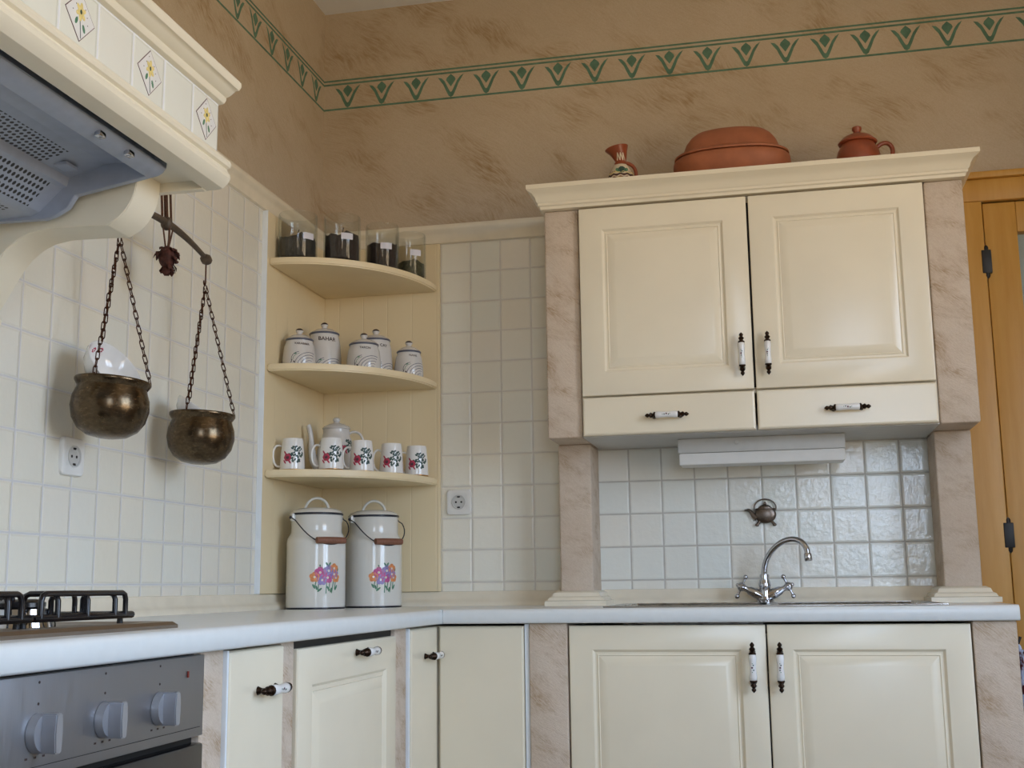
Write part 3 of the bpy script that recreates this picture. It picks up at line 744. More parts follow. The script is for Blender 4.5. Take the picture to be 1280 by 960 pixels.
# ------------------------------------------------------------------ corner shelf unit
cs = thing('corner_shelf', 'cream corner shelf unit with three curved shelves', 'shelf', (.0, .0, .946))
M_bead = N('cream_beadboard'); co = M_bead.coord(); sp_ = M_bead.n('ShaderNodeSeparateXYZ', {0: co})
axs = M_bead.math('SUBTRACT', sp_.outputs[0], sp_.outputs[1])
fr = M_bead.math('FRACT', M_bead.math('DIVIDE', axs, .085))
gr = M_bead.ramp(M_bead.math('MINIMUM', fr, M_bead.math('SUBTRACT', 1., fr)), [(0, (0, 0, 0)), (.03, (1, 1, 1))])
M_bead.set(lin('#ead8b2'), .38); M_bead.bump(gr, .5, .0015); M_bead = M_bead.m
PT = .016
b = MB(); b.box(0, PT, -.492, 0, .946, 2.094, M_bead, .002); b.build('side_panel', cs, smooth=0)
b = MB(); b.box(-.0, PT+.001, -.4955, -.4915, .946, 2.094, M_whitelitedge, .001); b.build('edge_strip', cs, smooth=0)  # added strip: white stands in for light on the panel's room-facing edge
b = MB(); b.box(PT, .420, -PT, 0, .946, 2.094, M_bead, .002); b.build('side_panel', cs, smooth=0)
SA, SBY = .412, .478
ZS = (1.928, 1.601, 1.284); TH = .022
for z in ZS:
    b = MB(); n = 28; po = [(PT, -PT)]+[(PT+(SA-PT)*math.sin(PI/2*i/n), -PT-(SBY-PT)*math.cos(PI/2*i/n)) for i in range(n+1)]
    b.prism(po, z, z+TH, lambda x, y, zz: (x, y, zz), M_shelf, .004); b.build('shelf_board', cs, smooth=40)

# ------------------------------------------------------------------ printed decals on round bodies
class Decal:
    """thin raised prints wrapped round a lathe profile"""
    def __init__(s, prof, ang, lift=.0003):
        s.p = sorted([(z, r) for r, z in prof]); s.a = ang; s.l = lift; s.mb = MB()
    def R(s, z):
        p = s.p
        for (z0, r0), (z1, r1) in zip(p, p[1:]):
            if z0 <= z <= z1: return r0+(r1-r0)*(z-z0)/max(1e-6, z1-z0)
        return p[-1][1]
    def pt(s, u, z, lift):
        r = s.R(z); a = s.a+u/max(r, .005); return ((r+lift)*math.cos(a), (r+lift)*math.sin(a), z)
    def poly(s, pts, m, lv=0):
        l = s.l+lv*.00015
        s.mb.loops([[s.pt(u, z, -.0004) for u, z in pts], [s.pt(u, z, l) for u, z in pts]], m, False, True)
    def blob(s, u, z, ru, rz, m, rot=0, n=8, lv=0):
        c, q = math.cos(rot), math.sin(rot)
        s.poly([(u+ru*math.cos(t)*c-rz*math.sin(t)*q, z+ru*math.cos(t)*q+rz*math.sin(t)*c) for t in [2*PI*i/n for i in range(n)]], m, lv)
    def patch(s, ua, ub, z0, va_, vb, z1, m, lv=0, nu=10, nz=5):
        l = s.l+lv*.00015
        for i in range(nz):
            for j in range(nu):
                q = []
                for (a, c) in ((i, j), (i, j+1), (i+1, j+1), (i+1, j)):
                    f = a/nz; lo = ua+(va_-ua)*f; hi = ub+(vb-ub)*f
                    q.append(s.pt(lo+(hi-lo)*c/nu, z0+(z1-z0)*f, l))
                s.mb.poly(q, m)
    def line(s, pts, w, m, lv=0):
        for (u0, z0), (u1, z1) in zip(pts, pts[1:]):
            d = math.hypot(u1-u0, z1-z0) or 1; nx, nz = -(z1-z0)/d*w/2, (u1-u0)/d*w/2
            s.poly([(u0+nx, z0+nz), (u0-nx, z0-nz), (u1-nx, z1-nz), (u1+nx, z1+nz)], m, lv)
    def text(s, txt, u, z, h, m, slope=0):
        cu = bpy.data.curves.new('t', 'FONT'); cu.body = txt; cu.size = h*1.4; cu.align_x = 'CENTER'; cu.offset = h*.025
        o = bpy.data.objects.new('t', cu); COL.objects.link(o)
        bpy.context.view_layer.update()
        me = bpy.data.meshes.new_from_object(o.evaluated_get(bpy.context.evaluated_depsgraph_get()))
        t = bmesh.new(); t.from_mesh(me)
        bmesh.ops.triangulate(t, faces=t.faces[:])
        for v in t.verts: v.co = Vector(s.pt(u+v.co.x, z+v.co.y+slope*v.co.x, s.l+.0002))
        s.mb._add(t, m); bpy.data.objects.remove(o); bpy.data.curves.remove(cu); bpy.data.meshes.remove(me)
    def build(s, name, parent): return s.mb.build(name, parent, smooth=0, local=True)
    def print_on(s, o):
        """the print becomes part of the mesh it is painted on"""
        me = bpy.data.meshes.new('tmp'); s.mb.bm.to_mesh(me); s.mb.bm.free()
        mats = list(o.data.materials); idx = []
        for m in s.mb.mats:
            if m not in mats: mats.append(m); o.data.materials.append(m)
            idx.append(mats.index(m))
        for p in me.polygons: p.material_index = idx[p.material_index]; p.use_smooth = False
        b = bmesh.new(); b.from_mesh(o.data); b.from_mesh(me); b.to_mesh(o.data); b.free(); bpy.data.meshes.remove(me)

# ------------------------------------------------------------------ enamel milk cans
canprof = [(.0, .0), (.082, .0), (.087, .004), (.088, .012), (.088, .195), (.0865, .206), (.081, .216), (.0765, .224), (.0755, .232), (.0755, .276), (.0775, .279)]
def milk_can(label, loc):
    t = thing('milk_can', label, 'canister', loc, 0, 'enamel milk cans on the worktop')
    b = MB(); b.lathe(canprof, M_enamel, 48)
    b.lathe([(.081, .0005), (.0872, .0035), (.0884, .0055), (.0886, .003), (.086, .0)], M_navy, 48); can = b.build('can_body', t, smooth=40, local=True)
    b = MB(); b.lathe([(.0755, .2765), (.0785, .277), (.0797, .280), (.0785, .283), (.0755, .2835)], M_navy, 48)
    b.lathe([(.0775, .283), (.073, .290), (.055, .297), (.03, .300), (0, .301)], M_enamel, 48)
    lid = b.build('lid', t, smooth=50, local=True)
    e = Vector((.64, .77, 0)); out = Vector((.77, -.64, 0))
    b = MB(); b.tube(bez([(RT.x*-.036, RT.y*-.036, .294), (RT.x*-.030, RT.y*-.030, .341), (RT.x*.030, RT.y*.030, .341), (RT.x*.036, RT.y*.036, .294)], 14), .0042, M_enamel, 8); b.build('lid_handle', lid, smooth=60, local=True)
    for s in (-1, 1):
        b = MB(); p = e*s*.080+Z*.270; b.box(-.006, .006, -.008, .008, -.012, .012, M_enamel, .003, mat=Matrix.Translation(p) @ Matrix.Rotation(math.atan2(e.y, e.x), 4, 'Z')); b.ball(e*s*.087+Z*.270, .005, M_navy, seg=8); b.build('ear', t, smooth=40, local=True)
    def bail(f):
        a = PI*f; q = e*-math.cos(a)*.087; r = math.sin(a); return q+out*(.088*r**.55)+Z*(.270-.082*r)
    b = MB(); b.tube([bail(i/24) for i in range(25)], .0018, M_navy, 8); b.build('bail_wire', t, smooth=60, local=True)
    b = MB(); P = [bail(f) for f in (.33, .335, .40, .46, .52, .58, .645, .65)]
    A, B = bail(.30), bail(.70); d = (B-A); mid = (A+B)/2+out*.010-Z*.004
    b.tube([mid-d*.47, mid-d*.46, mid-d*.2, mid+d*.2, mid+d*.46, mid+d*.47], [.007, .0094, .0102, .0102, .0094, .007], M_woodgrip, 14); b.build('grip', t, smooth=50, local=True)
    D = Decal(canprof, math.atan2(-.74, .68))
    def fl(u, z, r, m):
        for k in range(5):
            a = k*2*PI/5+.3; D.blob(u+r*.55*math.cos(a), z+r*.55*math.sin(a), r*.52, r*.52, m, lv=1+k*.05)
        D.blob(u, z, r*.22, r*.22, M_porc, lv=3); D.blob(u, z, r*.11, r*.11, M_yel, lv=4)
    for (u0, z0, u1, z1) in ((-.030, .088, -.036, .060), (-.024, .075, -.026, .050), (.000, .08, -.002, .045), (.010, .08, .006, .052), (.022, .08, .016, .046), (.030, .085, .026, .058)):
        D.line([(u0, z0), (u1, z1)], .0028, M_leaf2, 0)
    for (u, z, ru, rz, ro) in ((-.038, .066, .003, .008, .5), (-.021, .056, .003, .009, -.9), (-.030, .062, .003, .007, .2), (.005, .060, .003, .009, .6), (.031, .062, .003, .009, -.5), (.014, .055, .003, .008, -.3), (-.020, .124, .0025, .006, .2), (.001, .129, .003, .008, .6), (.009, .130, .003, .007, -.5), (.037, .112, .0022, .007, -.3)):
        D.blob(u, z, ru, rz, M_leaf2, ro)
    fl(-.020, .106, .0165, M_mag); fl(-.036, .093, .0150, M_ora); fl(.006, .111, .0165, M_pur); fl(-.014, .084, .0150, M_pur); fl(.003, .091, .0165, M_mag); fl(.024, .118, .0140, M_ora); fl(.024, .101, .0150, M_pur); fl(.031, .090, .0130, M_ora)
    D.print_on(can)
    return t
c1 = milk_can('white enamel milk can with flower print, the one closer to the hob', (.124, -.332, .9))
c2 = copy_tree(c1); c2.location = (.243, -.152, .9); c2['label'] = 'white enamel milk can with flower print, standing nearer the wall socket'

# ------------------------------------------------------------------ spice jars of glass
def glass_jar(label, loc, r, fill, mat, la, lz, ragged):
    H = .152
    t = thing('glass_jar', label, 'jar', loc, 0, 'glass jars on the top shelf')
    b = MB(); b.lathe([(0, .0), (r-.003, .0), (r, .004), (r, H-.010), (r-.001, H-.004), (r-.003, H), (r-.005, H-.004), (r-.0035, H-.010), (r-.003, .008), (0, .006)], M_glassjar, 40); b.build('glass', t, smooth=60, local=True)
    rr = r-.0045; b = MB(); n = 26; prof = [(0, .0075), (rr-.002, .0075), (rr, .010)]
    t2 = bmesh.new(); seg = 26; rows = []
    def h(a, q): return fill*(1+ragged*(.5*math.sin(3*a+loc[0]*50)*q+.4*math.sin(7*a*q+2)+random.uniform(-.5, .5)))
    zs = [(rr-.002, .0075), (rr, .012)]
    for (q, z) in zs: rows.append([t2.verts.new((q*math.cos(2*PI*k/seg), q*math.sin(2*PI*k/seg), z)) for k in range(seg)])
    for q in (1, .96, .75, .5, .25):
        rows.append([t2.verts.new((rr*q*math.cos(2*PI*k/seg), rr*q*math.sin(2*PI*k/seg), min(.14, h(2*PI*k/seg, q)))) for k in range(seg)])
    for a, c in zip(rows, rows[1:]):
        for k in range(seg): t2.faces.new((a[k], a[(k+1) % seg], c[(k+1) % seg], c[k]))
    t2.faces.new(rows[0][::-1]); t2.faces.new(rows[-1]); bmesh.ops.recalc_face_normals(t2, faces=t2.faces[:]); b._add(t2, mat)
    for i in range(60):   # loose leaves and twigs on and in the heap
        a = random.uniform(0, 2*PI); q = rr*math.sqrt(random.random())*.92; z = fill*random.uniform(.85, 1.02)
        p = Vector((q*math.cos(a), q*math.sin(a), z)); d = Vector((random.gauss(0, 1), random.gauss(0, 1), random.gauss(.4, .8))).normalized()*random.uniform(.006, .014)
        w = d.cross(Vector((random.random(), random.random(), 1))).normalized()*.003
        pts = [p-d, p+w, p+d, p-w]
        if all(math.hypot(v.x, v.y) < rr for v in pts): b.prism([(0, 0), (1, 0), (1, 1), (0, 1)], 0, .0006, lambda A, B, dd: (lambda v: (v.x, v.y, v.z+dd))(pts[[(0, 0), (1, 0), (1, 1), (0, 1)].index((A, B))]), mat)
    if ragged > .1:
        b.tube([(rr*.1, -rr*.2, fill*.8), (rr*.15, -rr*.3, fill+.022), (rr*.2, -rr*.3, fill+.03)], .0016, mat, 6)
    o = b.build('dried_herbs', t, smooth=0, local=True); o['kind'] = 'stuff'
    D = Decal([(r, 0), (r, H)], la); D.patch(-.0185, .0185, lz-.010, -.0185, .0185, lz+.010, M_paper, 2, 10, 2)
    D.build('paper_label', t)
Z1 = ZS[0]+TH; Z2 = ZS[1]+TH; Z3 = ZS[2]+TH
va = lambda x, y, deg: math.atan2(-3.742-y, 1.476-x)+math.radians(deg)   # angle facing the room, turned by deg
glass_jar('glass jar of grey dried leaves on the top shelf, closest to the cooker hood', (.075, -.400, Z1), .060, .070, M_herb1, va(.075, -.4, 34), .072, .16)
glass_jar('glass jar of dark tea with twigs, second from the hood on top shelf', (.199, -.345, Z1), .057, .084, M_herb2, va(.2, -.345, 16), .076, .12)
glass_jar('glass jar of black tea on the top shelf with very level fill', (.290, -.225, Z1), .053, .083, M_herb2, va(.29, -.225, 14), .073, .05)
glass_jar('glass jar less than half full of green herb on the top shelf end', (.348, -.108, Z1), .050, .050, M_herb3, va(.35, -.108, 20), .080, .2)

# ------------------------------------------------------------------ ceramic storage jars with lids
def canister(label, loc, r, hb_, text, ang, lh):
    t = thing('ceramic_canister', label, 'canister', loc, 0, 'lidded ceramic canisters on the middle shelf')
    pr = [(0, 0), (r-.004, 0), (r-.001, .003), (r, .012), (r-.001, hb_*.45), (r-.005, hb_*.8), (r-.010, hb_-.004), (r-.0095, hb_)]
    b = MB(); b.lathe(pr, M_porcgrey, 40); body = b.build('canister_body', t, smooth=50, local=True)
    b = MB(); q = r-.009
    b.lathe([(q-.004, hb_-.001), (q+.0005, hb_-.001), (q+.0018, hb_+.0025), (q+.0005, hb_+.005)], M_blueline, 40)
    b.lathe([(q+.0005, hb_+.005), (q-.006, hb_+.010), (q*.6, hb_+.017), (.012, hb_+.021), (.008, hb_+.024), (.008, hb_+.027), (.011, hb_+.030), (.0115, hb_+.034), (.008, hb_+.038)], M_porcgrey, 32)
    lid = b.build('lid', t, smooth=50, local=True)
    b = MB(); b.lathe([(.0110, hb_+.0325), (.0120, hb_+.0345), (.0088, hb_+.0388), (.005, hb_+.0408), (0, hb_+.0415)], M_ink, 16); b.build('knob_tip', lid, smooth=60, local=True)
    D = Decal(pr[1:], ang)
    for k in range(5):
        R = .050-.0095*k
        pts = [(.030-R*math.cos(a), .001+R*.88*math.sin(a)) for a in [PI*.02+PI*.60*i/12 for i in range(13)]]
        pts = [(u, z) for u, z in pts if z > .003]
        D.line(pts, .0016 if k < 3 else .0013, M_blueline)
    D.line([(-.030, .020), (-.029, .030), (-.024, .038), (-.016, .043), (-.006, .046)], .0016, M_blueline)
    D.line([(-.025, .022), (-.022, .031), (-.015, .037), (-.005, .041)], .0012, M_leaf2)
    D.line([(-.031, .012), (-.027, .022)], .0020, M_ink); D.blob(-.021, .015, .0022, .0030, M_ink, .4); D.blob(-.017, .040, .005, .0016, M_leaf2, .3)
    D.text(text, .004, hb_*.80, lh, M_ink, -.05)
    D.print_on(body)
canister('small lidded canister lettered KARABIBER on middle shelf, front left by the panel', (.072, -.365, Z2), .051, .086, 'KARABIBER', va(.07, -.365, 6), .0065)
canister('tall lidded canister lettered BAHAR behind the KARABIBER one', (.106, -.245, Z2), .055, .128, 'BAHAR', va(.1, -.245, 6), .0125)
canister('small lidded canister lettered TARCIN in the middle of the shelf', (.242, -.255, Z2), .054, .084, 'TARCIN', va(.24, -.255, 0), .0070)
canister('tall lidded canister lettered CAY half hidden behind the TARCIN one', (.240, -.135, Z2), .055, .122, 'CAY', va(.24, -.135, 26), .0095)
canister('small lidded canister lettered NANE alone at the wall end of the middle shelf', (.343, -.108, Z2), .047, .083, 'NANE', va(.34, -.108, 14), .0070)

# ------------------------------------------------------------------ mugs and coffee pot
mugp = [(0, .002), (.033, .002), (.035, .0), (.0372, .002), (.0375, .008), (.0365, .030), (.0345, .060), (.032, .085), (.0308, .096), (.0298, .098), (.0288, .096), (.030, .085), (.034, .03), (.034, .010), (0, .008)]
def rose_print(D, s=1., dx=0, dz=0):
    def B(u, z, a, c, m, r=0, lv=0): D.blob(dx+u*s, dz+z*s, a*s, c*s, m, r, 7, lv)
    R2 = random.Random(3)
    for i in range(52):
        u = R2.uniform(-.014, .026); z = R2.uniform(.026, .062)
        if ((u-.006)/.021)**2+((z-.045)/.019)**2 > 1: continue
        B(u, z, R2.uniform(.0017, .0028), R2.uniform(.0024, .0042), M_leaf, R2.uniform(0, 3), R2.random()*.5)
    for k in range(6):
        a = k*PI/3; B(-.015+.0052*math.cos(a), .036+.0056*math.sin(a), .0040, .0046, M_red, a, 2+k*.05)
    B(-.015, .036, .0042, .0042, M_maroon, 0, 3)
    for (u, z) in ((-.022, .026), (-.010, .026), (-.021, .047)): B(u, z, .002, .0055, M_red, .6, 1)
mug = thing('mug', '', 'mug', (0, 0, Z3), 0, 'rose print mugs on the lowest shelf')
b = MB(); b.lathe(mugp, M_porc, 40); mbody = b.build('mug_body', mug, smooth=50, local=True)
b = MB(); b.lathe([(.0340, -.0), (.0360, .0004), (.0379, .0025), (.0380, .0045), (.037, .005)], M_gold, 40); b.build('gold_band', mug, smooth=60, local=True)
hdir = -RT
b = MB(); b.tube(bez([hdir*.033+Z*.076, hdir*.052+Z*.088, hdir*.066+Z*.066, hdir*.062+Z*.028, hdir*.050+Z*.008, hdir*.036+Z*.016], 16), [.0034]*17, M_porc, 10); b.build('mug_handle', mug, smooth=60, local=True)
D = Decal([(r, z) for r, z in mugp[3:9]], math.atan2(-.977, .213)+.12); rose_print(D, 1.3, .003, -.008); D.print_on(mbody)
mugs = [((.070, -.398), 'rose print mug closest to the hood at the end of lowest shelf', 0), ((.183, -.372), 'rose print mug directly in front of the coffee pot', .12), ((.249, -.285), 'middle one of the five rose print mugs, below the handle of the coffee pot', .18), ((.311, -.185), 'rose print mug second from the socket end of the lowest shelf', .22), ((.366, -.096), 'rose print mug closest to the wall socket at the lowest shelf end', .28)]
for i, ((x, y), lab, rz) in enumerate(mugs):
    o = mug if i == 0 else copy_tree(mug)
    o.location = (x, y, Z3); o['label'] = lab; o.rotation_euler = (0, 0, [.1, .06, .06, .02, .0][i])

pot = thing('coffee_pot', 'tall white porcelain coffee pot with rose print behind the mugs', 'coffee pot', (.122, -.170, Z3))
pp = [(0, .004), (.044, .004), (.046, 0), (.050, .004), (.058, .025), (.062, .055), (.060, .085), (.052, .112), (.044, .130), (.041, .142), (.042, .152), (.040, .154)]
b = MB(); b.lathe(pp, M_porcgrey, 40); pbody = b.build('pot_body', pot, smooth=50, local=True)
b = MB(); b.lathe([(.0435, .153), (.0445, .156), (.040, .162), (.025, .169), (.012, .173), (.008, .177), (.0115, .182), (.0115, .187), (.006, .191), (0, .192)], M_porcgrey, 32); b.build('lid', pot, smooth=50, local=True)
SD = (-RT*.95-FW*.3).normalized()
b = MB(); b.tube(bez([SD*.055+Z*.035, SD*.088+Z*.050, SD*.070+Z*.120, SD*.090+Z*.165], 16), [.018-.010*min(1, i/11) for i in range(17)], M_porcgrey, 14); b.build('spout', pot, smooth=60, local=True)
b = MB(); b.tube(bez([-SD*.040+Z*.140, -SD*.062+Z*.158, -SD*.100+Z*.150, -SD*.094+Z*.095, -SD*.085+Z*.05, -SD*.056+Z*.04], 18), .0042, M_porcgrey, 10); b.build('pot_handle', pot, smooth=60, local=True)
D = Decal(pp[3:], va(.122, -.17, 42)); rose_print(D, 1.15, 0, .045); D.print_on(pbody)

# ------------------------------------------------------------------ hanging balance scale with brass pots
sc = thing('balance_beam', 'dark curved balance beam hanging on the tiles beside the hood', 'scale', (.12, -1.289, 1.80))
bc = Vector((.12, -1.289, 1.800))
b = MB()
pts = []; rad = []
for i in range(25):
    f = -1+2*i/24; y = bc.y+.2*f; z = 1.806-.026*f*f-.006*f; pts.append((.12, y, z)); rad.append(.0088-.0030*abs(f))
b.tube(pts, rad, M_beam, 10)
for s in (-1, 1): b.lathe([(0, -.016), (.011, -.012), (.0145, 0), (.011, .012), (0, .016)], M_beam, 8, Matrix.Rotation(PI/2, 4, 'X'), (.12, bc.y+.203*s, 1.776-.004*s))
b.build('beam', sc, smooth=50)
b = MB(); b.ball(bc+Z*.004, .014, M_beam, (1, .9, 1.2)); b.build('pivot', sc)
b = MB()
for dy, dx in ((-.019, 0), (-.003, .004), (.003, -.004), (.019, .002)):
    b.tube([(.12+dx, bc.y+dy, 1.805), (.115+dx, bc.y+dy*1.0, 1.88), (.06, bc.y+dy*.6, 1.955), (.012, bc.y+dy*.2, 1.985)], .0030, M_cord, 7)
b.build('cord', sc, smooth=60)
b = MB(); b.tube([(-.0, bc.y, 1.985), (.018, bc.y, 1.985), (.022, bc.y, 1.996)], .004, M_iron, 8); b.build('wall_hook', sc, smooth=60)
for s in (-1, 1):
    y = bc.y+.203*s; z0 = 1.765-.004*s; b = MB()
    b.tube([(.12, y, z0), (.12, y, z0-.048)]+[(.12, y-.0045*(1-math.cos(a)), z0-.048-.008*math.sin(a)) for a in (.6, 1.2, 1.8, 2.4, 3.0, 3.5)], .0019, M_iron, 7); b.build('hook', sc, smooth=60)

ts = thing('dried_flower', 'dark red dried flower head tied to the balance beam', 'dried flower', (.122, -1.289, 1.79))
b = MB(); b.tube([(.128, -1.289, 1.792), (.128, -1.289, 1.765), (.126, -1.289, 1.745)], .003, M_cord, 6); b.tube([(.118, -1.300, 1.79), (.122, -1.293, 1.745)], .0022, M_cord, 6); b.tube([(.130, -1.277, 1.79), (.125, -1.285, 1.745)], .0022, M_cord, 6); b.build('stem', ts)
b = MB(); R3 = random.Random(5); cc_ = Vector((.125, -1.289, 1.722))
b.ball(cc_, .020, M_tassel, (1, 1, 1.35))
for i in range(54):
    a = R3.uniform(0, 2*PI); ph = R3.uniform(-1.45, .9); d = Vector((math.cos(a)*math.cos(ph), math.sin(a)*math.cos(ph), math.sin(ph)))
    o = cc_+Vector((d.x*.017, d.y*.019, d.z*.026)); tip = o+(d*.6+Vector((0, 0, -.7))).normalized()*R3.uniform(.012, .022)
    w = d.cross(Z).normalized()*R3.uniform(.005, .009) if abs(d.z) < .95 else Vector((.006, 0, 0))
    mid = o.lerp(tip, .45)+d*.004
    b.loops([[o-w*.4, o+w*.4, o+w*.4+d*.001, o-w*.4+d*.001], [mid-w, mid+w, mid+w+d*.0012, mid-w+d*.0012], [tip-w*.1, tip+w*.1, tip+w*.1+d*.0008, tip-w*.1+d*.0008]], M_tassel)
b.build('flower_head', ts, smooth=0)

def tiltm(c, ax, deg):
    c = Vector(c); return Matrix.Translation(c) @ Matrix.Rotation(math.radians(deg), 4, Vector(ax)) @ Matrix.Translation(-c)
potp = [(0, -.121), (.020, -.1205), (.042, -.116), (.062, -.103), (.075, -.083), (.0808, -.058), (.079, -.036), (.073, -.020), (.0715, -.014), (.0745, -.010), (.0785, -.004), (.0790, .0), (.0775, .0025), (.0740, .001), (.069, -.010), (.070, -.020), (.074, -.036), (.076, -.058), (.070, -.083), (.055, -.100), (0, -.114)]
def hanging_pot(label, c, apex, tilt, blabel, btilt, bz, bs=1.):
    c, apex = Vector(c), Vector(apex)
    t = thing('hanging_pot', label, 'pot', apex, 0, 'brass pots hanging from the balance beam')
    fwd = Vector((c.x-1.476, c.y+3.742, 0)).normalized(); rt = Vector((-fwd.y, fwd.x, 0))*-1
    T = tiltm(c, fwd, tilt)
    b = MB(); b.lathe(potp, M_brass, 44, c=c); b.bm.transform(T); b.build('pot_bowl', t, smooth=50)
    for k in range(3):
        a = 2*PI*k/3; d = rt*math.cos(a)-fwd*math.sin(a)
        e = T @ (c+d*.076+Z*.001); b = MB(); L = (e-apex).length; n = max(8, round(L/.0165)); u = (e-apex).normalized()
        s1 = u.cross(fwd).normalized(); s2 = u.cross(s1)
        for i in range(n):
            m0 = apex+u*(L*(i+.5)/n); h = L/n*.5+.0022; sd = s1 if i % 2 == 0 else (s1*.35+s2*.94)
            if i % 2 == 0: sd = (s1*.94+s2*.35)
            w = .0042
            ring = [m0+u*(h-w)*math.copysign(1, math.sin(q) if abs(math.sin(q)) > 1e-6 else 1)*1+u*w*math.sin(q)+sd*w*math.cos(q) for q in [PI*j/4+.01 for j in range(8)]]
            b.tube(ring, .00125, M_iron, 5, True)
        b.tube([e+u*-.004, e+u*.004], .0018, M_iron, 6)
        b.build('chain', t, smooth=60)
    bw = thing('bowl', blabel, 'bowl', c+Z*bz, 0, 'white bowls in the hanging pots')
    prb = [(0, -.046), (.022, -.046), (.024, -.043), (.040, -.034), (.055, -.018), (.062, 0), (.0625, .004), (.0605, .005), (.0585, .001), (.051, -.018), (.036, -.031), (0, -.038)]
    ax = (rt*btilt[0]-fwd*btilt[1]+Z*btilt[2]).normalized(); q = Z.rotation_difference(ax).to_matrix().to_4x4()
    q = q @ Matrix.Scale(bs, 4)
    b = MB(); b.lathe(prb, M_porc, 40, q); o = b.build('bowl_body', bw, smooth=50, local=True)
    b = MB()
    # small red motifs inside the rim
    for (an, zz) in ((0, 0), (.33, -.002)):
        base_ = -rt*.45-fwd*-.55+Z*.45
        loc = q.inverted() @ base_.to_4d(); a0 = math.atan2(loc.y, loc.x)+an+.05
        for k in range(7):
            aa = a0+.075*math.cos(k*2*PI/7); z = -.010+zz+.0045*math.sin(k*2*PI/7); r = .0530+.19*(z+.010)
            p = q @ Vector((r*math.cos(aa), r*math.sin(aa), z)); b.ball(p, .0017, M_red, seg=5)
    b.build('red_motif', bw, smooth=0, local=True)
hanging_pot('brass pot hanging on chains below the hood bracket, nearer the hob', (.12, -1.488, 1.396), (.12, -1.487, 1.712), 4.5, 'white bowl with red motifs propped in the pot nearer the hob', (.62, .55, .56), .030, 1.13)
hanging_pot('brass pot hanging on chains from the free end of the balance beam', (.12, -1.080, 1.381), (.12, -1.086, 1.703), 2.5, 'plain white bowl tilted in the pot under the free beam end', (.52, .10, .80), .006, 1.12)

# ------------------------------------------------------------------ pewter teapot ornament on the splashback
to = thing('wall_ornament', 'small pewter teapot plaque hung on tiles above the tap', 'ornament', (1.44, 0, 1.16))
tc = (1.446, -.010, 1.165)
b = MB(); b.ball(tc, .0325, M_relief, (1, .3, .82), 16); b.lathe([(.028, .0), (.031, .002), (.028, .004)], M_relief, 28, Matrix.Diagonal((1, .32, 1, 1)), (1.446, -.010, 1.180)); b.build('teapot_body', to, smooth=60)
b = MB(); b.ball((1.446, -.010, 1.184), .019, M_relief, (1, .4, .62)); b.ball((1.446, -.012, 1.198), .0048, M_relief, (1, .8, 1.2), 8); b.build('teapot_lid', to, smooth=60)
b = MB(); b.tube(bez([(1.420, -.010, 1.155), (1.408, -.010, 1.158), (1.405, -.010, 1.182), (1.391, -.010, 1.180)], 12), [.009-.005*i/12 for i in range(13)], M_relief, 10); b.ball((1.389, -.010, 1.180), .0045, M_relief, (1.2, .7, .6), 6); b.build('teapot_spout', to, smooth=60)
b = MB(); b.tube([(1.446+.0325*math.cos(a), -.008, 1.186+.026*max(-.35, math.sin(a))) for a in [math.radians(-25+230*i/24) for i in range(25)]], .0022, M_relief, 8); b.build('bail_handle', to, smooth=60)
for s in (-1, 1):
    b = MB(); b.ball((1.446+s*.026, -.012, 1.134), .0058, M_relief, (1.1, .8, .8), 8); b.tube([(1.446+s*.018, -.010, 1.145), (1.446+s*.026, -.012, 1.134)], .0045, M_relief, 8); b.build('foot', to, smooth=60)

# ------------------------------------------------------------------ clay ware on top of the cupboard
ZT = 2.141
jg = thing('clay_jug', 'small painted red clay jug with flared mouth on the cupboard top', 'jug', (1.058, -.20, ZT))
jp = [(0, 0), (.024, 0), (.027, .004), (.037, .030), (.041, .052), (.037, .075), (.026, .095), (.018, .106), (.0165, .114), (.020, .128), (.028, .148), (.034, .160), (.036, .164), (.034, .165), (.026, .148), (.015, .114), (0, .10)]
b = MB(); b.lathe(jp, M_terradk, 36)
b.bm.verts.ensure_lookup_table()
for v in b.bm.verts:
    if v.co.z > .125: v.co += (-RT*.012+Z*(-.004))*((v.co.z-.125)/.04)+Z*(.012*(v.co.z-.125)/.04)*(v.co.normalized().dot(RT)*3 if v.co.length else 0)
jbody = b.build('jug_body', jg, smooth=50, local=True)
b = MB(); b.tube(bez([RT*.012+Z*.112, RT*.030+Z*.112, RT*.052+Z*.100, RT*.052+Z*.070, RT*.040+Z*.050], 14), [.0058]*15, M_terradk, 10)
b.lathe([(.0165, .106), (.0195, .110), (.0165, .114)], M_terradk, 28); b.build('jug_handle', jg, smooth=60, local=True)
D = Decal(jp[1:9], math.atan2(-.977, .213))
def wavy(z, amp, per, w, m, lv=0, span=.055):
    D.line([(-span+2*span*i/36, z+amp*math.sin(i*2*PI*per/36)) for i in range(37)], w, m, lv)
D.patch(-.050, .040, .066, -.024, .020, .103, M_jugwhite, 1)
D.patch(-.055, .045, .040, -.050, .040, .050, M_jugwhite, 1)
D.blob(.0, .080, .011, .012, M_leaf, 0, 10, 10); D.blob(-.013, .079, .006, .008, M_leaf2, .6, 8, 8); D.blob(.013, .079, .006, .008, M_leaf2, -.6, 8, 8)
wavy(.064, .0025, 5, .004, M_ink, 4); wavy(.058, .0022, 5, .004, M_jugwhite, 4); wavy(.071, .002, 4, .0025, M_yel, 6); wavy(.051, .001, 3, .004, M_yel, 4); wavy(.045, .0008, 3, .003, M_jugwhite, 4)
D.print_on(jbody)
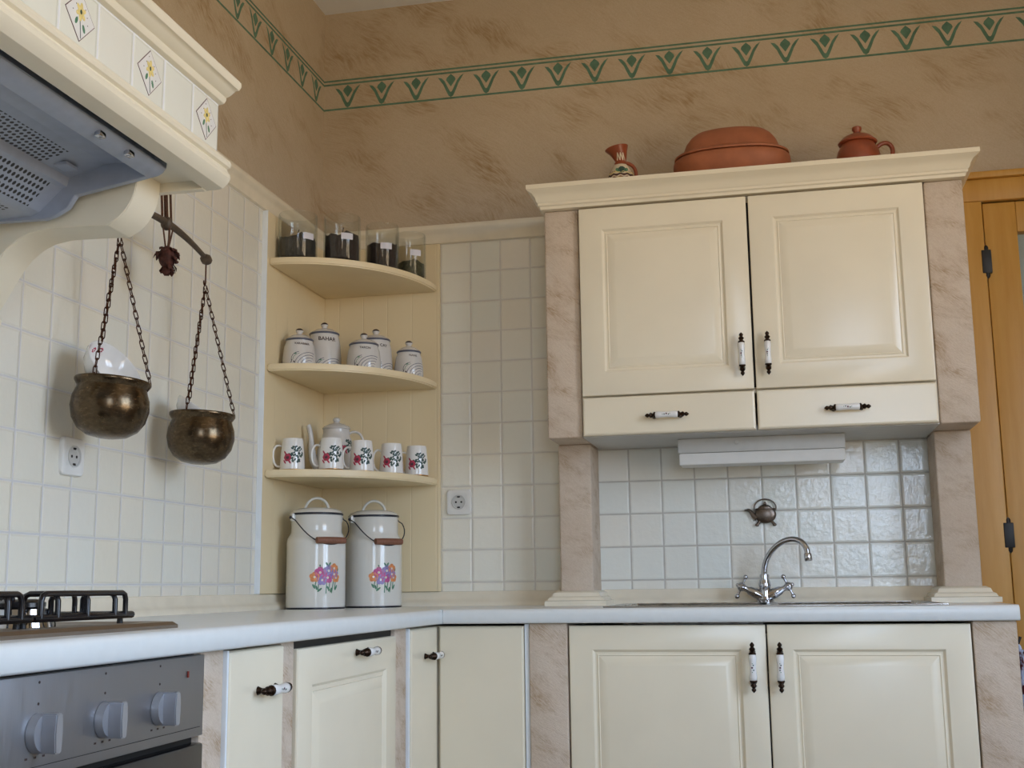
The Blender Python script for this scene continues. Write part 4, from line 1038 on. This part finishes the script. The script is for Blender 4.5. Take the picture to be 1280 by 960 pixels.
# white drips below the mouth
D = Decal([(.0165, .114), (.020, .128), (.028, .148), (.034, .160)], math.atan2(-.977, .213))
for (u0, u1, u2) in ((-.012, -.007, -.003), (-.003, .002, .006), (.006, .010, .014)):
    D.line([(u0, .116), (u1-.001, .138), (u2, .116)], .0028, M_jugwhite, 2)
D.mb.bm.verts.ensure_lookup_table()
for v in D.mb.bm.verts:
    if v.co.z > .125: v.co += (-RT*.012+Z*(-.004))*((v.co.z-.125)/.04)-FW*.0035
D.print_on(jbody)

ro = thing('clay_roaster', 'large oval terracotta roasting pot with domed lid on the cupboard top', 'roasting pot', (1.397, -.195, ZT))
def oval(a, bb, z, n=48, p=2.4): return [(a*math.copysign(abs(math.cos(t))**(2/p), math.cos(t)), bb*math.copysign(abs(math.sin(t))**(2/p), math.sin(t)), z) for t in [2*PI*i/n for i in range(n)]]
b = MB(); b.loops([oval(.130, .082, 0), oval(.142, .09, .006), oval(.160, .105, .030), oval(.168, .111, .045), oval(.1745, .116, .060), oval(.1765, .118, .072), oval(.175, .1165, .084), oval(.169, .112, .0915), oval(.164, .108, .0925)], M_terra); b.build('roaster_base', ro, smooth=50, local=True)
b = MB(); b.loops([oval(.160, .105, .0945), oval(.1715, .114, .0945), oval(.1725, .115, .099), oval(.166, .110, .104), oval(.152, .099, .107), oval(.146, .094, .116), oval(.136, .086, .142), oval(.122, .076, .161), oval(.107, .065, .173), oval(.085, .05, .180), oval(.05, .03, .181)], M_terra); b.build('roaster_lid', ro, smooth=50, local=True)

sg = thing('clay_sugar_pot', 'round terracotta lidded pot with one loop handle near the door', 'pot', (1.768, -.205, ZT))
b = MB(); b.lathe([(0, 0), (.045, 0), (.055, .010), (.064, .035), (.066, .055), (.060, .080), (.050, .098), (.045, .106)], M_terradk, 40); b.build('pot_body', sg, smooth=50, local=True)
b = MB(); b.lathe([(.046, .103), (.0545, .104), (.057, .108), (.053, .113), (.042, .124), (.022, .134), (.013, .137), (.010, .140), (.0105, .144), (.014, .148), (.014, .156), (.010, .159), (0, .160)], M_terradk, 36); b.build('lid', sg, smooth=50, local=True)
b = MB(); b.tube(bez([RT*.052+Z*.086, RT*.075+Z*.128, RT*.130+Z*.118, RT*.112+Z*.050, RT*.080+Z*.030, RT*.060+Z*.034], 18), .0068, M_terradk, 12); b.build('pot_handle', sg, smooth=60, local=True)

# ------------------------------------------------------------------ cloth hanging at the end pier
b = MB(); n, mm = 20, 12; vt = {}
t = bmesh.new()
def cl(i, j, th):
    u = i/n; v = j/mm
    return (2.062+.09*u*(.35+.65*v)+th, -.42+.12*u+.020*math.sin(u*13+v*2), .795-.50*v-.03*u+.01*math.sin(u*9))
A = [[t.verts.new(cl(i, j, 0)) for j in range(mm+1)] for i in range(n+1)]; B = [[t.verts.new(cl(i, j, .004)) for j in range(mm+1)] for i in range(n+1)]
for i in range(n):
    for j in range(mm):
        t.faces.new((A[i][j], A[i+1][j], A[i+1][j+1], A[i][j+1])); t.faces.new((B[i][j], B[i][j+1], B[i+1][j+1], B[i+1][j]))
for i in range(n): t.faces.new((A[i][0], B[i][0], B[i+1][0], A[i+1][0])); t.faces.new((A[i][mm], A[i+1][mm], B[i+1][mm], B[i][mm]))
for j in range(mm): t.faces.new((A[0][j], A[0][j+1], B[0][j+1], B[0][j])); t.faces.new((A[n][j], B[n][j], B[n][j+1], A[n][j+1]))
bmesh.ops.recalc_face_normals(t, faces=t.faces[:])
b._add(t, M_cloth)
b.tube([(2.0385, -.40, .80), (2.07, -.40, .80), (2.075, -.40, .815)], .004, M_blackmat, 8)
tag(own(b.build('hanging_cloth', smooth=60), (2.06, -.38, .80)), 'red and pale patterned cloth hanging at the counter end by the door', 'cloth')

# ------------------------------------------------------------------ daylight
w = bpy.data.worlds.new('sky'); S.world = w; w.use_nodes = True; nt = w.node_tree
bg = nt.nodes['Background']
tcn = nt.nodes.new('ShaderNodeTexCoord'); sx = nt.nodes.new('ShaderNodeSeparateXYZ'); nt.links.new(tcn.outputs['Generated'], sx.inputs[0])
rp = nt.nodes.new('ShaderNodeValToRGB'); mp = nt.nodes.new('ShaderNodeMapRange'); mp.inputs[1].default_value = -1; nt.links.new(sx.outputs[2], mp.inputs[0]); nt.links.new(mp.outputs[0], rp.inputs[0])
cr = rp.color_ramp
cr.elements[0].position = .46; cr.elements[0].color = (.60, .475, .315, 1)
cr.elements[1].position = .52; cr.elements[1].color = (.61, .775, 1.0, 1)
e = cr.elements.new(.85); e.color = (.51, .69, 1.0, 1)
nt.links.new(rp.outputs[0], bg.inputs[0]); bg.inputs[1].default_value = 9.0
def portal(name, loc, rot, sx_, sy_):
    L = bpy.data.lights.new(name, 'AREA'); L.shape = 'RECTANGLE'; L.size = sx_; L.size_y = sy_; L.energy = 1
    L.cycles.is_portal = True
    o = bpy.data.objects.new(name, L); COL.objects.link(o); o.location = loc; o.rotation_euler = rot
portal('rear_window_portal', ((W1[0]+W1[1])/2, YB-.15, (W1[2]+W1[3])/2), (PI/2, 0, 0), W1[1]-W1[0], W1[3]-W1[2])
portal('right_window_portal', (XR+.15, (W2[0]+W2[1])/2, (W2[2]+W2[3])/2), (PI/2, 0, PI/2), W2[1]-W2[0], W2[3]-W2[2])
portal('door_portal', ((DX0+DX1)/2, .12, 1.4), (-PI/2, 0, 0), DX1-DX0, 1.4)

# ------------------------------------------------------------------ camera
cam = bpy.data.cameras.new('camera'); co_ = bpy.data.objects.new('camera', cam); COL.objects.link(co_)
yaw, pit, roll = .2147, .1683, -.0126
f = Vector((math.sin(-yaw)*math.cos(pit), math.cos(yaw)*math.cos(pit), math.sin(pit)))
r = f.cross(Z).normalized(); u = r.cross(f)
r2 = r*math.cos(roll)+u*math.sin(roll); u2 = -r*math.sin(roll)+u*math.cos(roll)
m = Matrix((r2, u2, -f)).transposed().to_4x4(); m.translation = (1.4756, -3.7419, .9573)
co_.matrix_world = m
cam.sensor_fit = 'HORIZONTAL'; cam.sensor_width = 36; cam.lens = 1493.19*36/1280; cam.clip_start = .05
S.camera = co_
S.view_settings.view_transform = 'Standard'; S.view_settings.look = 'None'; S.view_settings.gamma = 1
S.view_settings.use_curve_mapping = False; S.view_settings.exposure = 0.52
